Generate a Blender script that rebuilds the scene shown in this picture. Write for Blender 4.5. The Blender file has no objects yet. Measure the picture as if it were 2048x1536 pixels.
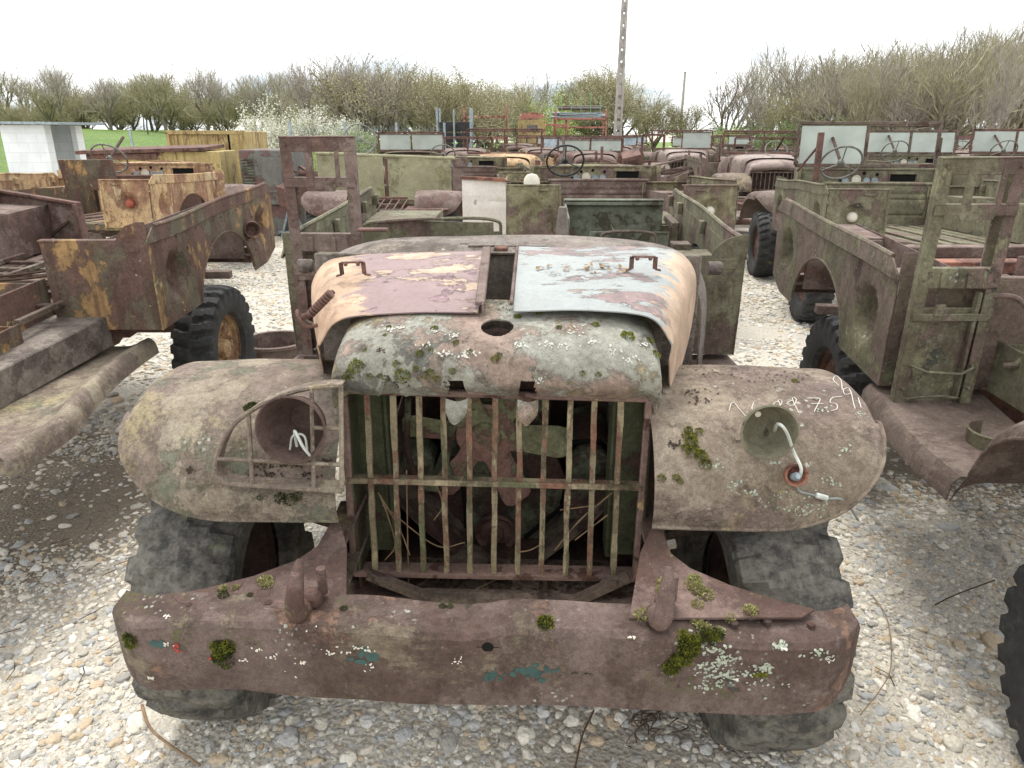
import bpy, bmesh, math, random
import numpy as np
from mathutils import Vector, Matrix, Euler, noise
R = math.radians; PI = math.pi
random.seed(7); rng = np.random.default_rng(7)
SC = bpy.context.scene; C = SC.collection
# ---------------------------------------------------------------- camera, world, sun, exposure
cam = bpy.data.cameras.new("camera"); cam.lens = 25.49; cam.sensor_width = 36; cam.clip_start = .05; cam.clip_end = 2000
co = bpy.data.objects.new("camera", cam); C.objects.link(co)
co.location = (0, 0, 1.83); co.rotation_euler = (R(90-19.2), 0, 0); SC.camera = co
SC.render.resolution_x = 1024; SC.render.resolution_y = 768
w = bpy.data.worlds.new("World"); SC.world = w; w.use_nodes = True
nt = w.node_tree; bg = nt.nodes['Background']; bg.inputs[1].default_value = .1
sky = nt.nodes.new('ShaderNodeTexSky'); sky.sky_type = 'NISHITA'; sky.sun_disc = False
SUN_EL, SUN_ROT = R(66), R(-12)
sky.sun_elevation = SUN_EL; sky.sun_rotation = SUN_ROT
tc = nt.nodes.new('ShaderNodeTexCoord'); nz = nt.nodes.new('ShaderNodeTexNoise'); mp = nt.nodes.new('ShaderNodeMapping')
mp.inputs['Scale'].default_value = (1, 1, 4)
nt.links.new(tc.outputs['Generated'], mp.inputs[0]); nt.links.new(mp.outputs[0], nz.inputs['Vector'])
nz.inputs['Scale'].default_value = 2.2; nz.inputs['Detail'].default_value = 5
rp = nt.nodes.new('ShaderNodeValToRGB'); rp.color_ramp.elements[0].position = .3; rp.color_ramp.elements[1].position = .55
rp.color_ramp.elements[0].color = (.80,)*3+(1,); rp.color_ramp.elements[1].color = (1,)*3+(1,)
mx = nt.nodes.new('ShaderNodeMix'); mx.data_type = 'RGBA'
nt.links.new(nz.outputs[0], rp.inputs[0]); nt.links.new(rp.outputs[0], mx.inputs['Factor'])
nt.links.new(sky.outputs[0], mx.inputs[6]); mx.inputs[7].default_value = (9.0, 9.1, 9.3, 1)
sz = nt.nodes.new('ShaderNodeSeparateXYZ'); nt.links.new(tc.outputs['Generated'], sz.inputs[0])
hz = nt.nodes.new('ShaderNodeMapRange'); hz.interpolation_type = 'SMOOTHSTEP'; nt.links.new(sz.outputs[2], hz.inputs[0])
for q_, v_ in ((1, .02), (2, .20), (3, 1), (4, 0)): hz.inputs[q_].default_value = v_
n2 = nt.nodes.new('ShaderNodeTexNoise'); n2.inputs['Scale'].default_value = 5; n2.inputs['Detail'].default_value = 6; nt.links.new(mp.outputs[0], n2.inputs['Vector'])
h2 = nt.nodes.new('ShaderNodeMapRange'); h2.interpolation_type = 'SMOOTHSTEP'; nt.links.new(n2.outputs[0], h2.inputs[0]); h2.inputs[1].default_value = .42; h2.inputs[2].default_value = .60
m_ = nt.nodes.new('ShaderNodeMath'); m_.operation = 'MULTIPLY'; nt.links.new(hz.outputs[0], m_.inputs[0]); nt.links.new(h2.outputs[0], m_.inputs[1])
mx2 = nt.nodes.new('ShaderNodeMix'); mx2.data_type = 'RGBA'; nt.links.new(m_.outputs[0], mx2.inputs['Factor']); nt.links.new(mx.outputs[2], mx2.inputs[6]); mx2.inputs[7].default_value = (3.5, 4.1, 4.7, 1)
nt.links.new(mx2.outputs[2], bg.inputs[0])
sl = bpy.data.lights.new("sun", 'SUN'); sl.energy = 1.5; sl.angle = R(22); sl.color = (1, .96, .9)
so = bpy.data.objects.new("sun", sl); C.objects.link(so)
so.rotation_euler = (R(-24), 0, R(12))     # high, from beyond and a little left
SC.view_settings.view_transform = 'Standard'; SC.view_settings.look = 'None'; SC.view_settings.gamma = 1
SC.view_settings.exposure = 1.12
SC.cycles.max_bounces = 6
# ---------------------------------------------------------------- materials
def lin(c):
    return tuple(((v/255)/12.92 if v/255 <= .04045 else ((v/255+.055)/1.055)**2.4) for v in c)+(1,)
class NT:
    def __init__(s, name, rough=.8, metallic=0, spec=.3):
        s.m = bpy.data.materials.new(name); s.m.use_nodes = True; s.t = s.m.node_tree
        s.b = s.t.nodes['Principled BSDF']; s.b.inputs['Roughness'].default_value = rough
        s.b.inputs['Metallic'].default_value = metallic; s.b.inputs['Specular IOR Level'].default_value = spec
    def n(s, k, **kw):
        o = s.t.nodes.new(k)
        for a, v in kw.items():
            if isinstance(getattr(o, a, None), (int, float, str, bool)) and hasattr(o, a): setattr(o, a, v)
        return o
    def l(s, a, b): s.t.links.new(a, b)
    def coord(s, scale=(1, 1, 1)):
        if not hasattr(s, 'base'):
            t = s.n('ShaderNodeTexCoord'); oi = s.n('ShaderNodeObjectInfo')
            v = s.n('ShaderNodeVectorMath'); v.operation = 'MULTIPLY_ADD'
            cb = s.n('ShaderNodeCombineXYZ')
            for i in range(3): s.l(oi.outputs['Random'], cb.inputs[i])
            s.l(cb.outputs[0], v.inputs[0]); v.inputs[1].default_value = (37, 53, 29); s.l(t.outputs['Object'], v.inputs[2])
            s.base = v.outputs[0]
        if scale == (1, 1, 1): return s.base
        m = s.n('ShaderNodeMapping'); m.inputs['Scale'].default_value = scale; s.l(s.base, m.inputs[0]); return m.outputs[0]
    def noise(s, sc, det=6, rough=.6, dist=0, stretch=(1, 1, 1), out=0):
        o = s.n('ShaderNodeTexNoise'); o.inputs['Scale'].default_value = sc; o.inputs['Detail'].default_value = det
        o.inputs['Roughness'].default_value = rough; o.inputs['Distortion'].default_value = dist
        s.l(s.coord(stretch), o.inputs['Vector']); return o.outputs[out]
    def step(s, v, a, wd=.02, inv=False):
        m = s.n('ShaderNodeMapRange'); m.interpolation_type = 'SMOOTHSTEP'; s.l(v, m.inputs[0])
        m.inputs[1].default_value = a-wd; m.inputs[2].default_value = a+wd
        if inv: m.inputs[3].default_value = 1; m.inputs[4].default_value = 0
        return m.outputs[0]
    def mth(s, op, a, b):
        m = s.n('ShaderNodeMath'); m.operation = op
        for i, v in enumerate((a, b)):
            if isinstance(v, (int, float)): m.inputs[i].default_value = v
            else: s.l(v, m.inputs[i])
        return m.outputs[0]
    def mix(s, f, a, b, bt='MIX'):
        m = s.n('ShaderNodeMix'); m.data_type = 'RGBA'; m.blend_type = bt
        for i, v in ((0, f), (6, a), (7, b)):
            if isinstance(v, (int, float)): m.inputs[i].default_value = v
            elif isinstance(v, tuple): m.inputs[i].default_value = v
            else: s.l(v, m.inputs[i])
        return m.outputs[2]
    def done(s, col, bump=None, bs=.3, bd=.004):
        if isinstance(col, tuple): s.b.inputs['Base Color'].default_value = col
        else: s.l(col, s.b.inputs['Base Color'])
        if bump is not None:
            b = s.n('ShaderNodeBump'); b.inputs['Strength'].default_value = bs; b.inputs['Distance'].default_value = bd
            s.l(bump, b.inputs['Height']); s.l(b.outputs[0], s.b.inputs['Normal'])
        return s.m
def metal(name, base, patches=(), grain=.35, dirt=None, dirt_amt=.45, streak=None, lichen=0, yellow=0, moss=0, mossc=(96, 104, 40), rough=.78, bump=.5, spots=(0, (60, 45, 40)), lsize=1.0, side=None):
    """weathered painted steel: base colour, then layers (colour, scale, threshold, stretch)"""
    s = NT(name, rough)
    col = lin(base); h = None
    big = s.noise(2.3, 4); col = s.mix(s.mth('MULTIPLY', s.step(big, .5, .22), .35), col, s.mix(1.0, col, (.62, .6, .58, 1), 'MULTIPLY'))
    for p in patches:
        c, sc, th = p[:3]; st = p[3] if len(p) > 3 else (1, 1, 1); wd = p[4] if len(p) > 4 else .012
        v = s.noise(sc, 12, .71, .2, st); k = s.step(v, th, wd)
        vv = s.noise(sc*5, 5, .7); cc = s.mix(s.step(vv, .52, .15), lin(c), lin(tuple(int(q*.8) for q in c)))
        edge = s.mth('MULTIPLY', s.step(v, th-.014, .008), s.step(v, th+.004, .008, True))
        col = s.mix(k, col, cc); col = s.mix(s.mth('MULTIPLY', edge, .45), col, lin((60, 44, 38)))
        h = k if h is None else s.mth('ADD', s.mth('MULTIPLY', h, .7), s.mth('MULTIPLY', k, -.8))
    if side:
        t = s.n('ShaderNodeTexCoord'); sx_ = s.n('ShaderNodeSeparateXYZ'); s.l(t.outputs['Object'], sx_.inputs[0])
        a_ = s.mth('ADD', s.mth('ABSOLUTE', sx_.outputs[0], 0), s.mth('ADD', s.mth('MULTIPLY', sx_.outputs[1], -.25), s.mth('MULTIPLY', s.noise(11, 7, .7, .3, (.5, 1.6, 1)), .42)))
        k = s.step(a_, side[1], .02); col = s.mix(k, col, s.mix(s.step(s.noise(9, 6), .5, .15), lin(side[0]), lin(tuple(int(q*.86) for q in side[0]))))
    if streak:
        v = s.noise(9, 6, .6, 0, (1, 1, .12)); col = s.mix(s.mth('MULTIPLY', s.step(v, .56, .06), .65), col, lin(streak))
    if dirt:
        v = s.noise(5, 9, .72); col = s.mix(s.mth('MULTIPLY', s.step(v, .5, .12), dirt_amt), col, lin(dirt))
    f = s.noise(60, 8, .75); f2 = s.noise(230, 4, .75); md = s.noise(17, 8, .75)
    g = s.mth('ADD', s.mth('MULTIPLY', f, 1.1), s.mth('MULTIPLY', f2, .9))
    if grain:
        col = s.mix(min(1, grain*1.5), col, s.mix(s.step(md, .5, .16), (.66, .60, .56, 1), (1.22, 1.24, 1.22, 1)), 'MULTIPLY')
        col = s.mix(min(1, grain*1.5), col, s.mix(s.step(g, 1.0, .26), (.5, .47, .45, 1), (1.4, 1.38, 1.34, 1)), 'MULTIPLY')
        col = s.mix(s.mth('MULTIPLY', s.step(s.noise(95, 6, .8), .655, .02), .6), col, lin((58, 44, 38)))
        col = s.mix(s.mth('MULTIPLY', s.step(s.noise(41, 9, .8), .635, .015), .55), col, lin(tuple(min(255, int(q*1.25)+14) for q in base)))
    if spots[0]:
        v = s.noise(34, 7, .7); col = s.mix(s.step(v, .5+.2*(1-spots[0]), .015), col, lin(spots[1]))
    if yellow:
        v = s.mth('ADD', s.mth('MULTIPLY', s.noise(3.2, 4, .6), .6), s.mth('MULTIPLY', s.noise(60, 6, .8), .4))
        col = s.mix(s.mth('MULTIPLY', s.step(v, .62-.12*yellow, .05), .45), col, lin((168, 156, 98)))
    if lichen:
        vo = s.n('ShaderNodeTexVoronoi'); vo.inputs['Scale'].default_value = 44/lsize; s.l(s.coord(), vo.inputs['Vector'])
        m1 = s.step(s.mth('ADD', vo.outputs['Distance'], s.mth('MULTIPLY', s.noise(55, 6, .85), 1.5)), .98, .05, True)
        m2 = s.step(s.mth('ADD', s.mth('MULTIPLY', s.noise(4.5, 4, .6), .7), s.mth('MULTIPLY', s.noise(22, 3), .3)), .66-.17*lichen, .03)
        k = s.mth('MULTIPLY', m1, m2); col = s.mix(s.mth('MULTIPLY', k, .7), col, lin((178, 182, 166))); 
        m3 = s.step(s.noise(52, 8, .8), .715-.05*lichen, .012)
        col = s.mix(m3, col, lin((212, 210, 198)))
    if moss:
        v = s.mth('ADD', s.mth('MULTIPLY', s.noise(3.0, 4), .62), s.mth('MULTIPLY', s.noise(50, 6, .8), .38))
        k = s.step(v, .66-.14*moss, .03); col = s.mix(s.mth('MULTIPLY', k, .8), col, s.mix(s.step(f, .5, .15), lin(mossc), lin(tuple(int(c*.5) for c in mossc))))
    hh = s.mth('ADD', s.mth('ADD', s.mth('MULTIPLY', g, .6), s.mth('MULTIPLY', md, .6)), s.mth('MULTIPLY', s.noise(8, 6), .9))
    if h is not None: hh = s.mth('ADD', hh, s.mth('MULTIPLY', h, .5))
    hs_ = s.n('ShaderNodeHueSaturation'); hs_.inputs['Saturation'].default_value = .88; s.l(col, hs_.inputs['Color'])
    return s.done(hs_.outputs[0], hh, min(1, bump*1.6), .007)
def plain(name, c, rough=.7, metallic=0, var=.25, sc=20, bump=.2):
    s = NT(name, rough, metallic)
    v = s.noise(sc, 6, .65)
    return s.done(s.mix(s.step(v, .5, .2), lin(c), lin(tuple(int(q*(1-var)) for q in c))), v, bump, .004)
rust = (98, 66, 56); mauve = (122, 98, 96); peach = (205, 172, 140)
M = {}
M['fender_tan'] = metal('fender_tan', (152, 141, 122), [((132, 116, 106), 2.6, .5, (1, 1, 1), .06), ((118, 124, 104), 3.4, .6, (1, 1, 1), .05)], yellow=.4, lichen=.2, dirt=(98, 84, 66), dirt_amt=.35, grain=.4)
M['fender_brown'] = metal('fender_brown', (140, 127, 110), [((124, 106, 98), 2.2, .5, (1, 1, 1), .07), ((112, 112, 88), 3, .62, (1, 1, 1), .05)], yellow=.15, lichen=.5, dirt=(92, 78, 62), dirt_amt=.45, grain=.45)
M['bumper'] = metal('bumper', (110, 93, 86), [((90, 70, 61), 2.2, .5, (1, 1, 1), .05), ((124, 112, 92), 2.8, .575, (1, 1, 1), .05), ((132, 100, 80), 4, .6, (1, 1, 1), .03), ((70, 84, 76), 6, .655)], lichen=.3, moss=.35, dirt=(72, 56, 50), dirt_amt=.5, grain=.4, lsize=.7)
M['horn'] = metal('horn', (124, 102, 94), [((96, 70, 60), 3, .5, (1, 1, 1), .07)], moss=.35, mossc=(150, 146, 84), dirt=(70, 52, 46), grain=.4)
M['grille_bar'] = metal('grille_bar', (150, 138, 106), [((140, 98, 74), 9, .535, (1, 1, .45), .04), ((188, 174, 134), 12, .57, (1, 1, .4), .04), ((112, 116, 82), 9, .57, (1, 1, .35), .04)], grain=.35, dirt=(84, 60, 48), dirt_amt=.3)
M['grille_frame'] = metal('grille_frame', (132, 106, 96), [((182, 150, 108), 6, .6), ((100, 66, 54), 5, .56)], grain=.35, moss=.12)
M['grille_side'] = metal('grille_side', (92, 98, 68), [((110, 72, 58), 5, .6)], grain=.35, dirt=(50, 42, 34))
M['nose'] = metal('nose', (154, 156, 144), [((162, 140, 126), 2.6, .56, (1, 1, 1), .03), ((156, 144, 110), 4.0, .57, (1, 1, 1), .03), ((112, 118, 112), 5, .6, (1, 1, 1), .03)], lichen=.55, yellow=.1, dirt=(96, 84, 70), dirt_amt=.3, grain=.35, lsize=1.2)
M['hood_mauve'] = metal('hood_mauve', (150, 127, 125), [((196, 168, 142), 2.9, .565, (.7, 1.7, 1)), ((150, 120, 124), 5, .6)], grain=.11, rough=.6, side=((202, 166, 132), .44))
M['hood_pale'] = metal('hood_pale', (158, 164, 162), [((148, 126, 122), 2.6, .59, (.6, 1.5, 1)), ((164, 146, 128), 4.2, .63, (.7, 1.5, 1)), ((172, 178, 178), 7, .63)], grain=.11, rough=.6, side=((200, 170, 140), .50))
M['hood_side'] = metal('hood_side', (202, 172, 144), [((150, 120, 116), 5.5, .58, (1, .8, .5))], grain=.22, dirt=(150, 118, 92), dirt_amt=.35)
M['hood_far'] = metal('hood_far', (150, 132, 122), [((128, 108, 100), 2.5, .54, (1, 1, 1), .05), ((176, 166, 156), 3, .6, (1, 1, 1), .03)], grain=.25, rough=.5)
M['pale_olive'] = metal('pale_olive', (158, 156, 122), [((150, 150, 104), 2.0, .55, (1, 1, 1), .05), ((124, 100, 88), 5, .66)], grain=.22, dirt=(110, 98, 72), dirt_amt=.25)
M['step_brown'] = metal('step_brown', (120, 104, 94), [((104, 86, 76), 2.6, .54, (1, 1, 1), .05), ((124, 120, 94), 3, .6, (1, 1, 1), .05)], grain=.38, dirt=(78, 66, 56))
M['cowl'] = metal('cowl', (136, 127, 118), [((104, 94, 88), 4, .55, (1, 1, 1), .05), ((140, 128, 112), 3.2, .6, (1, 1, 1), .05)], lichen=.18, grain=.4, dirt=(80, 72, 66))
M['olive'] = metal('olive', (142, 138, 104), [((126, 104, 94), 2.8, .53, (1, 1, 1), .03), ((160, 154, 112), 3.4, .6, (1, 1, 1), .03), ((92, 98, 74), 5, .62)], streak=(104, 88, 70), lichen=.2, grain=.38, dirt=(74, 60, 48))
M['olive_green'] = metal('olive_green', (128, 126, 100), [((126, 102, 94), 2.2, .555, (1, 1, .7), .03), ((144, 142, 108), 3.8, .58, (1, 1, .5), .03), ((80, 92, 84), 4.5, .64)], streak=(104, 100, 74), lichen=.2, grain=.38, dirt=(72, 62, 50))
M['olive_rust'] = metal('olive_rust', (126, 108, 96), [((124, 122, 92), 2.4, .53, (1, 1, .6), .03), ((132, 126, 92), 5, .63, (1, 1, .5)), ((88, 62, 54), 3, .6, (1, 1, .6))], streak=(104, 100, 76), lichen=.35, grain=.38, dirt=(72, 58, 50))
M['mauve_rust'] = metal('mauve_rust', (130, 112, 103), [((114, 88, 78), 2.6, .54, (1, 1, 1), .04), ((130, 124, 96), 3.4, .64)], lichen=.12, grain=.35, dirt=(76, 58, 52))
M['yellow_rust'] = metal('yellow_rust', (112, 84, 74), [((116, 110, 88), 1.7, .52, (1, 1, .8), .06), ((180, 142, 82), 3.0, .545, (1, 1, .7), .03), ((180, 166, 110), 4.0, .62), ((96, 102, 76), 2.2, .64, (1, 1, 1), .03)], streak=(84, 58, 48), lichen=.12, grain=.38, dirt=(80, 60, 50), dirt_amt=.3)
M['orange_body'] = metal('orange_body', (198, 166, 116), [((158, 114, 84), 2.8, .53, (1, 1, .6), .04), ((212, 190, 146), 3.4, .58, (1, 1, .5), .03), ((106, 72, 60), 4, .62, (1, 1, .6), .02)], streak=(120, 84, 58), grain=.35, dirt=(110, 80, 60), dirt_amt=.3)
M['green_paint'] = metal('green_paint', (118, 126, 108), [((126, 106, 94), 3.2, .58, (1, 1, 1), .03), ((84, 88, 66), 5, .58)], grain=.32, dirt=(72, 60, 50))
M['rust'] = metal('rust', (116, 84, 74), [((124, 84, 66), 4, .55, (1, 1, 1), .04), ((84, 58, 52), 5, .58)], grain=.4, dirt=(60, 44, 40))
M['rust_dark'] = metal('rust_dark', (84, 64, 56), [((92, 64, 52), 4, .55, (1, 1, 1), .04)], grain=.4, dirt=(40, 32, 30))
M['rust_orange'] = metal('rust_orange', (150, 96, 72), [((112, 76, 64), 4, .52, (1, 1, 1), .04)], grain=.35)
M['chassis'] = metal('chassis', (118, 102, 90), [((116, 106, 88), 4, .55, (1, 1, 1), .04), ((86, 62, 54), 4.4, .56)], grain=.42, dirt=(60, 48, 42))
M['engine_green'] = metal('engine_green', (110, 116, 92), [((92, 62, 52), 5, .52, (1, 1, 1), .04)], grain=.4, dirt=(44, 38, 32))
M['lamp_green'] = metal('lamp_green', (120, 116, 94), [((110, 78, 66), 12, .62)], grain=.3)
M['bucket_red'] = metal('bucket_red', (98, 78, 70), [((112, 92, 80), 10, .56, (1, 1, 1), .04)], grain=.35, dirt=(70, 50, 46))
M['yellow_paint'] = metal('yellow_paint', (184, 164, 100), [((132, 78, 80), 1.6, .62), ((148, 112, 76), 2.2, .6, (1, 1, .5), .03)], streak=(124, 92, 62), grain=.25, dirt=(130, 104, 60), dirt_amt=.3)
M['red_paint'] = metal('red_paint', (172, 108, 90), [((128, 78, 66), 3, .55)], grain=.2)
M['grey_paint'] = metal('grey_paint', (112, 112, 106), [((118, 84, 78), 1.8, .56, (1, 1, 1), .03), ((132, 146, 150), 2, .62)], grain=.25)
M['white_paint'] = metal('white_paint', (232, 226, 216), [((196, 170, 150), 3, .62, (1, 1, .5), .02)], grain=.12, dirt=(200, 180, 164), dirt_amt=.2)
M['galv'] = plain('galvanised_steel', (160, 172, 178), .45, .3)
M['lightgreen'] = plain('light_green_paint', (136, 176, 120), .5)
M['concrete'] = plain('pole_concrete', (176, 170, 160), .9, sc=6, var=.2)
M['wheel_grey'] = plain('steering_wheel_plastic', (128, 128, 118), .5, var=.3)
M['wheel_black'] = plain('black_bakelite', (52, 56, 58), .45)
M['glass_fog'] = plain('clouded_glass', (178, 186, 176), .35, sc=3, var=.1, bump=.02)
M['glass_bright'] = plain('clear_glass_sheen', (186, 200, 206), .08, sc=5, var=.25, bump=.02)
M['white_lamp'] = plain('white_plastic', (206, 200, 184), .6, var=.08)
M['red_lens'] = plain('red_lens', (168, 92, 76), .35)
M['wire_white'] = plain('white_wire', (190, 194, 184), .5, var=.15)
M['wire_grey'] = plain('grey_wire', (136, 140, 136), .6)
M['twig'] = plain('dry_twig', (148, 124, 96), .9)
M['twig_dark'] = plain('dark_twig', (84, 66, 54), .9)
M['leaf_litter'] = plain('leaf_litter', (78, 62, 50), .95, sc=60, var=.5)
M['leaf_dry'] = plain('dry_leaf', (164, 138, 106), .9, sc=60, var=.5)
M['wood_splinter'] = plain('wood_splinter', (204, 160, 112), .9)
M['chalk'] = plain('chalk', (206, 202, 192), .95, var=.1)
M['black'] = plain('black_and_shade', (12, 11, 10), .95, bump=0)  # black for belt and plug, and for shade painted into openings
M['moss'] = plain('moss', (132, 136, 44), .95, sc=90, var=.5)
M['moss_pale'] = plain('pale_moss', (176, 172, 112), .95, sc=90, var=.4)
M['moss_dark'] = plain('dark_moss', (84, 92, 40), .95, sc=90, var=.5)
M['rubber'] = None
def rubber(name, base, worn, th, green=.1):
    s = NT(name, .8); v = s.mth('ADD', s.mth('MULTIPLY', s.noise(5, 6, .7), .45), s.mth('MULTIPLY', s.noise(26, 8, .8), .55)); col = s.mix(s.step(v, th, .09), lin(base), lin(worn))
    f = s.noise(45, 7, .7); col = s.mix(.5, col, s.mix(s.step(f, .5, .2), (.55,)*3+(1,), (1.3,)*3+(1,)), 'MULTIPLY')
    v = s.noise(6, 7, .7); col = s.mix(s.mth('MULTIPLY', s.step(v, .68-.12*green, .05), .55), col, lin((104, 110, 56)))
    v = s.noise(30, 5, .7); col = s.mix(s.step(v, .76, .02), col, lin((170, 168, 156)))
    return s.done(col, s.mth('ADD', f, s.mth('MULTIPLY', s.noise(14, 5), 1.5)), .55, .006)
M['rubber'] = rubber('tyre_rubber', (54, 54, 54), (86, 86, 82), .58)
M['rubber_worn'] = rubber('worn_tyre_rubber', (58, 57, 54), (112, 108, 99), .50, .4)
# ---------------------------------------------------------------- mesh tools
def cr(P, n):
    P = np.array(P, float); k = len(P); t = np.linspace(0, k-1, n); out = []
    for q in t:
        i = min(int(q), k-2); f = q-i
        p1, p2 = P[i], P[i+1]; p0 = P[i-1] if i > 0 else 2*p1-p2; p3 = P[i+2] if i+2 < k else 2*p2-p1
        out.append(.5*((2*p1)+(-p0+p2)*f+(2*p0-5*p1+4*p2-p3)*f*f+(-p0+3*p1-3*p2+p3)*f**3))
    return np.array(out)
def surf(rows, nu, nv):
    A = np.array([cr(r, nu) for r in rows]); return np.stack([cr(A[:, i], nv) for i in range(nu)], 1)
def dentf(p, amp, sc, seed=0.0):
    return amp*noise.noise(Vector((p[0]*sc+seed, p[1]*sc+seed*1.7, p[2]*sc-seed)))
class MB:
    def __init__(s): s.v = []; s.f = []
    def add(s, vs, fs):
        o = len(s.v); s.v += [tuple(float(c) for c in p) for p in vs]; s.f += [tuple(i+o for i in f) for f in fs]; return s
    def box(s, c, d, rot=(0, 0, 0), ch=.004):
        x, y, z = d[0]/2, d[1]/2, d[2]/2; b = min(ch, x*.6, y*.6, z*.6); vs = []; idx = {}
        for sx in (-1, 1):
            for sy in (-1, 1):
                for sz in (-1, 1):
                    idx[sx, sy, sz] = len(vs)
                    vs += [Vector((sx*x, sy*(y-b), sz*(z-b))), Vector((sx*(x-b), sy*y, sz*(z-b))), Vector((sx*(x-b), sy*(y-b), sz*z))]
        g = lambda a, b_, c_, k: idx[a, b_, c_]+k
        F = []
        for sgn in (-1, 1):
            F.append([g(sgn, -1, -1, 0), g(sgn, 1, -1, 0), g(sgn, 1, 1, 0), g(sgn, -1, 1, 0)][::sgn])
            F.append([g(-1, sgn, -1, 1), g(-1, sgn, 1, 1), g(1, sgn, 1, 1), g(1, sgn, -1, 1)][::sgn])
            F.append([g(-1, -1, sgn, 2), g(1, -1, sgn, 2), g(1, 1, sgn, 2), g(-1, 1, sgn, 2)][::sgn])
            for t in (-1, 1):
                F.append([g(sgn, t, -1, 0), g(sgn, t, 1, 0), g(sgn, t, 1, 1), g(sgn, t, -1, 1)])
                F.append([g(sgn, -1, t, 0), g(sgn, 1, t, 0), g(sgn, 1, t, 2), g(sgn, -1, t, 2)])
                F.append([g(-1, sgn, t, 1), g(1, sgn, t, 1), g(1, sgn, t, 2), g(-1, sgn, t, 2)])
                for u in (-1, 1): F.append([g(sgn, t, u, 0), g(sgn, t, u, 1), g(sgn, t, u, 2)])
        m = Euler(rot).to_matrix(); c = Vector(c)
        return s.add([m@p+c for p in vs], F)
    def bar(s, a, b, wd, ht=None, ch=.003):
        a, b = Vector(a), Vector(b); d = b-a; L = d.length; q = d.to_track_quat('Y', 'Z'); ht = ht or wd
        n0 = len(s.v); s.box((0, 0, 0), (wd, L, ht), ch=ch); m = q.to_matrix(); c = (a+b)/2
        for i in range(n0, len(s.v)): s.v[i] = tuple(m@Vector(s.v[i])+c)
        return s
    def tube(s, pts, r, seg=8, cap=True, smooth=0):
        P = cr(pts, smooth) if smooth else np.array(pts, float); n = len(P)
        rr = [r]*n if isinstance(r, (int, float)) else list(np.interp(np.linspace(0, 1, n), np.linspace(0, 1, len(r)), r))
        vs = []; up = None
        for i in range(n):
            t = Vector(P[min(i+1, n-1)]-P[max(i-1, 0)]).normalized()
            if up is None: up = Vector((0, 0, 1)) if abs(t.z) < .9 else Vector((1, 0, 0))
            a = t.cross(up).normalized(); b = a.cross(t).normalized(); up = b
            vs += [Vector(P[i])+(a*math.cos(2*PI*k/seg)+b*math.sin(2*PI*k/seg))*rr[i] for k in range(seg)]
        fs = [(i*seg+k, i*seg+(k+1) % seg, (i+1)*seg+(k+1) % seg, (i+1)*seg+k) for i in range(n-1) for k in range(seg)]
        if cap: fs += [tuple(range(seg))[::-1], tuple((n-1)*seg+k for k in range(seg))]
        return s.add(vs, fs)
    def lathe(s, prof, c, axis='X', seg=32, a0=0, a1=2*PI):
        """prof: (along axis, radius)"""
        full = abs(a1-a0-2*PI) < 1e-6; n = seg if full else seg+1; vs = []
        ax = {'X': 0, 'Y': 1, 'Z': 2}[axis] if isinstance(axis, str) else None
        for (h, r) in prof:
            for k in range(n):
                a = a0+(a1-a0)*k/seg; u, v = r*math.cos(a), r*math.sin(a)
                if ax == 0: p = (h, u, v)
                elif ax == 1: p = (u, h, v)
                elif ax == 2: p = (u, v, h)
                else: q = Vector(axis).to_track_quat('Z', 'Y'); p = q@Vector((u, v, h))
                vs.append((p[0]+c[0], p[1]+c[1], p[2]+c[2]))
        fs = [(i*n+k, i*n+(k+1) % n, (i+1)*n+(k+1) % n, (i+1)*n+k) for i in range(len(prof)-1) for k in range(n if full else n-1)]
        return s.add(vs, fs)
    def grid(s, G, closed=False):
        G = np.array(G); a, b = G.shape[:2]
        fs = [(i*b+j, i*b+(j+1) % b, (i+1)*b+(j+1) % b, (i+1)*b+j) for i in range(a-1) for j in range(b if closed else b-1)]
        return s.add(G.reshape(-1, 3), fs)
    def sheet(s, G, th=.004, keep=None, snap=None):
        """grid surface given thickness; keep(i,j,centre) drops faces; every rim is closed"""
        G = np.array(G, float); a, b = G.shape[:2]
        du = np.gradient(G, axis=1); dv = np.gradient(G, axis=0); N = np.cross(du, dv); N /= np.maximum(np.linalg.norm(N, axis=2, keepdims=True), 1e-9)
        F = []
        for i in range(a-1):
            for j in range(b-1):
                if keep is None or keep(i, j, (G[i, j]+G[i+1, j+1])/2): F.append((i*b+j, i*b+j+1, (i+1)*b+j+1, (i+1)*b+j))
        flat = G.reshape(-1, 3).copy()
        if snap is not None:
            cnt = {}
            for f in F:
                for q in range(4):
                    e = (f[q], f[(q+1) % 4]); k = (min(e), max(e)); cnt[k] = cnt.get(k, 0)+1
            for e, k in cnt.items():
                if k == 1:
                    for q in e:
                        r_ = snap(flat[q])
                        if r_ is not None: flat[q] = r_
        lo = flat-N.reshape(-1, 3)*th; n = a*b; cnt = {}
        for f in F:
            for q in range(4):
                e = (f[q], f[(q+1) % 4]); k = (min(e), max(e)); cnt.setdefault(k, []).append(e)
        rim = [(e[0][1], e[0][0], e[0][0]+n, e[0][1]+n) for e in cnt.values() if len(e) == 1]
        FF = F+[tuple(q+n for q in f[::-1]) for f in F]+rim
        V = np.concatenate([flat, lo]); used = sorted({q for f in FF for q in f}); mp_ = {q: i for i, q in enumerate(used)}
        return s.add(V[used], [tuple(mp_[q] for q in f) for f in FF])
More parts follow.
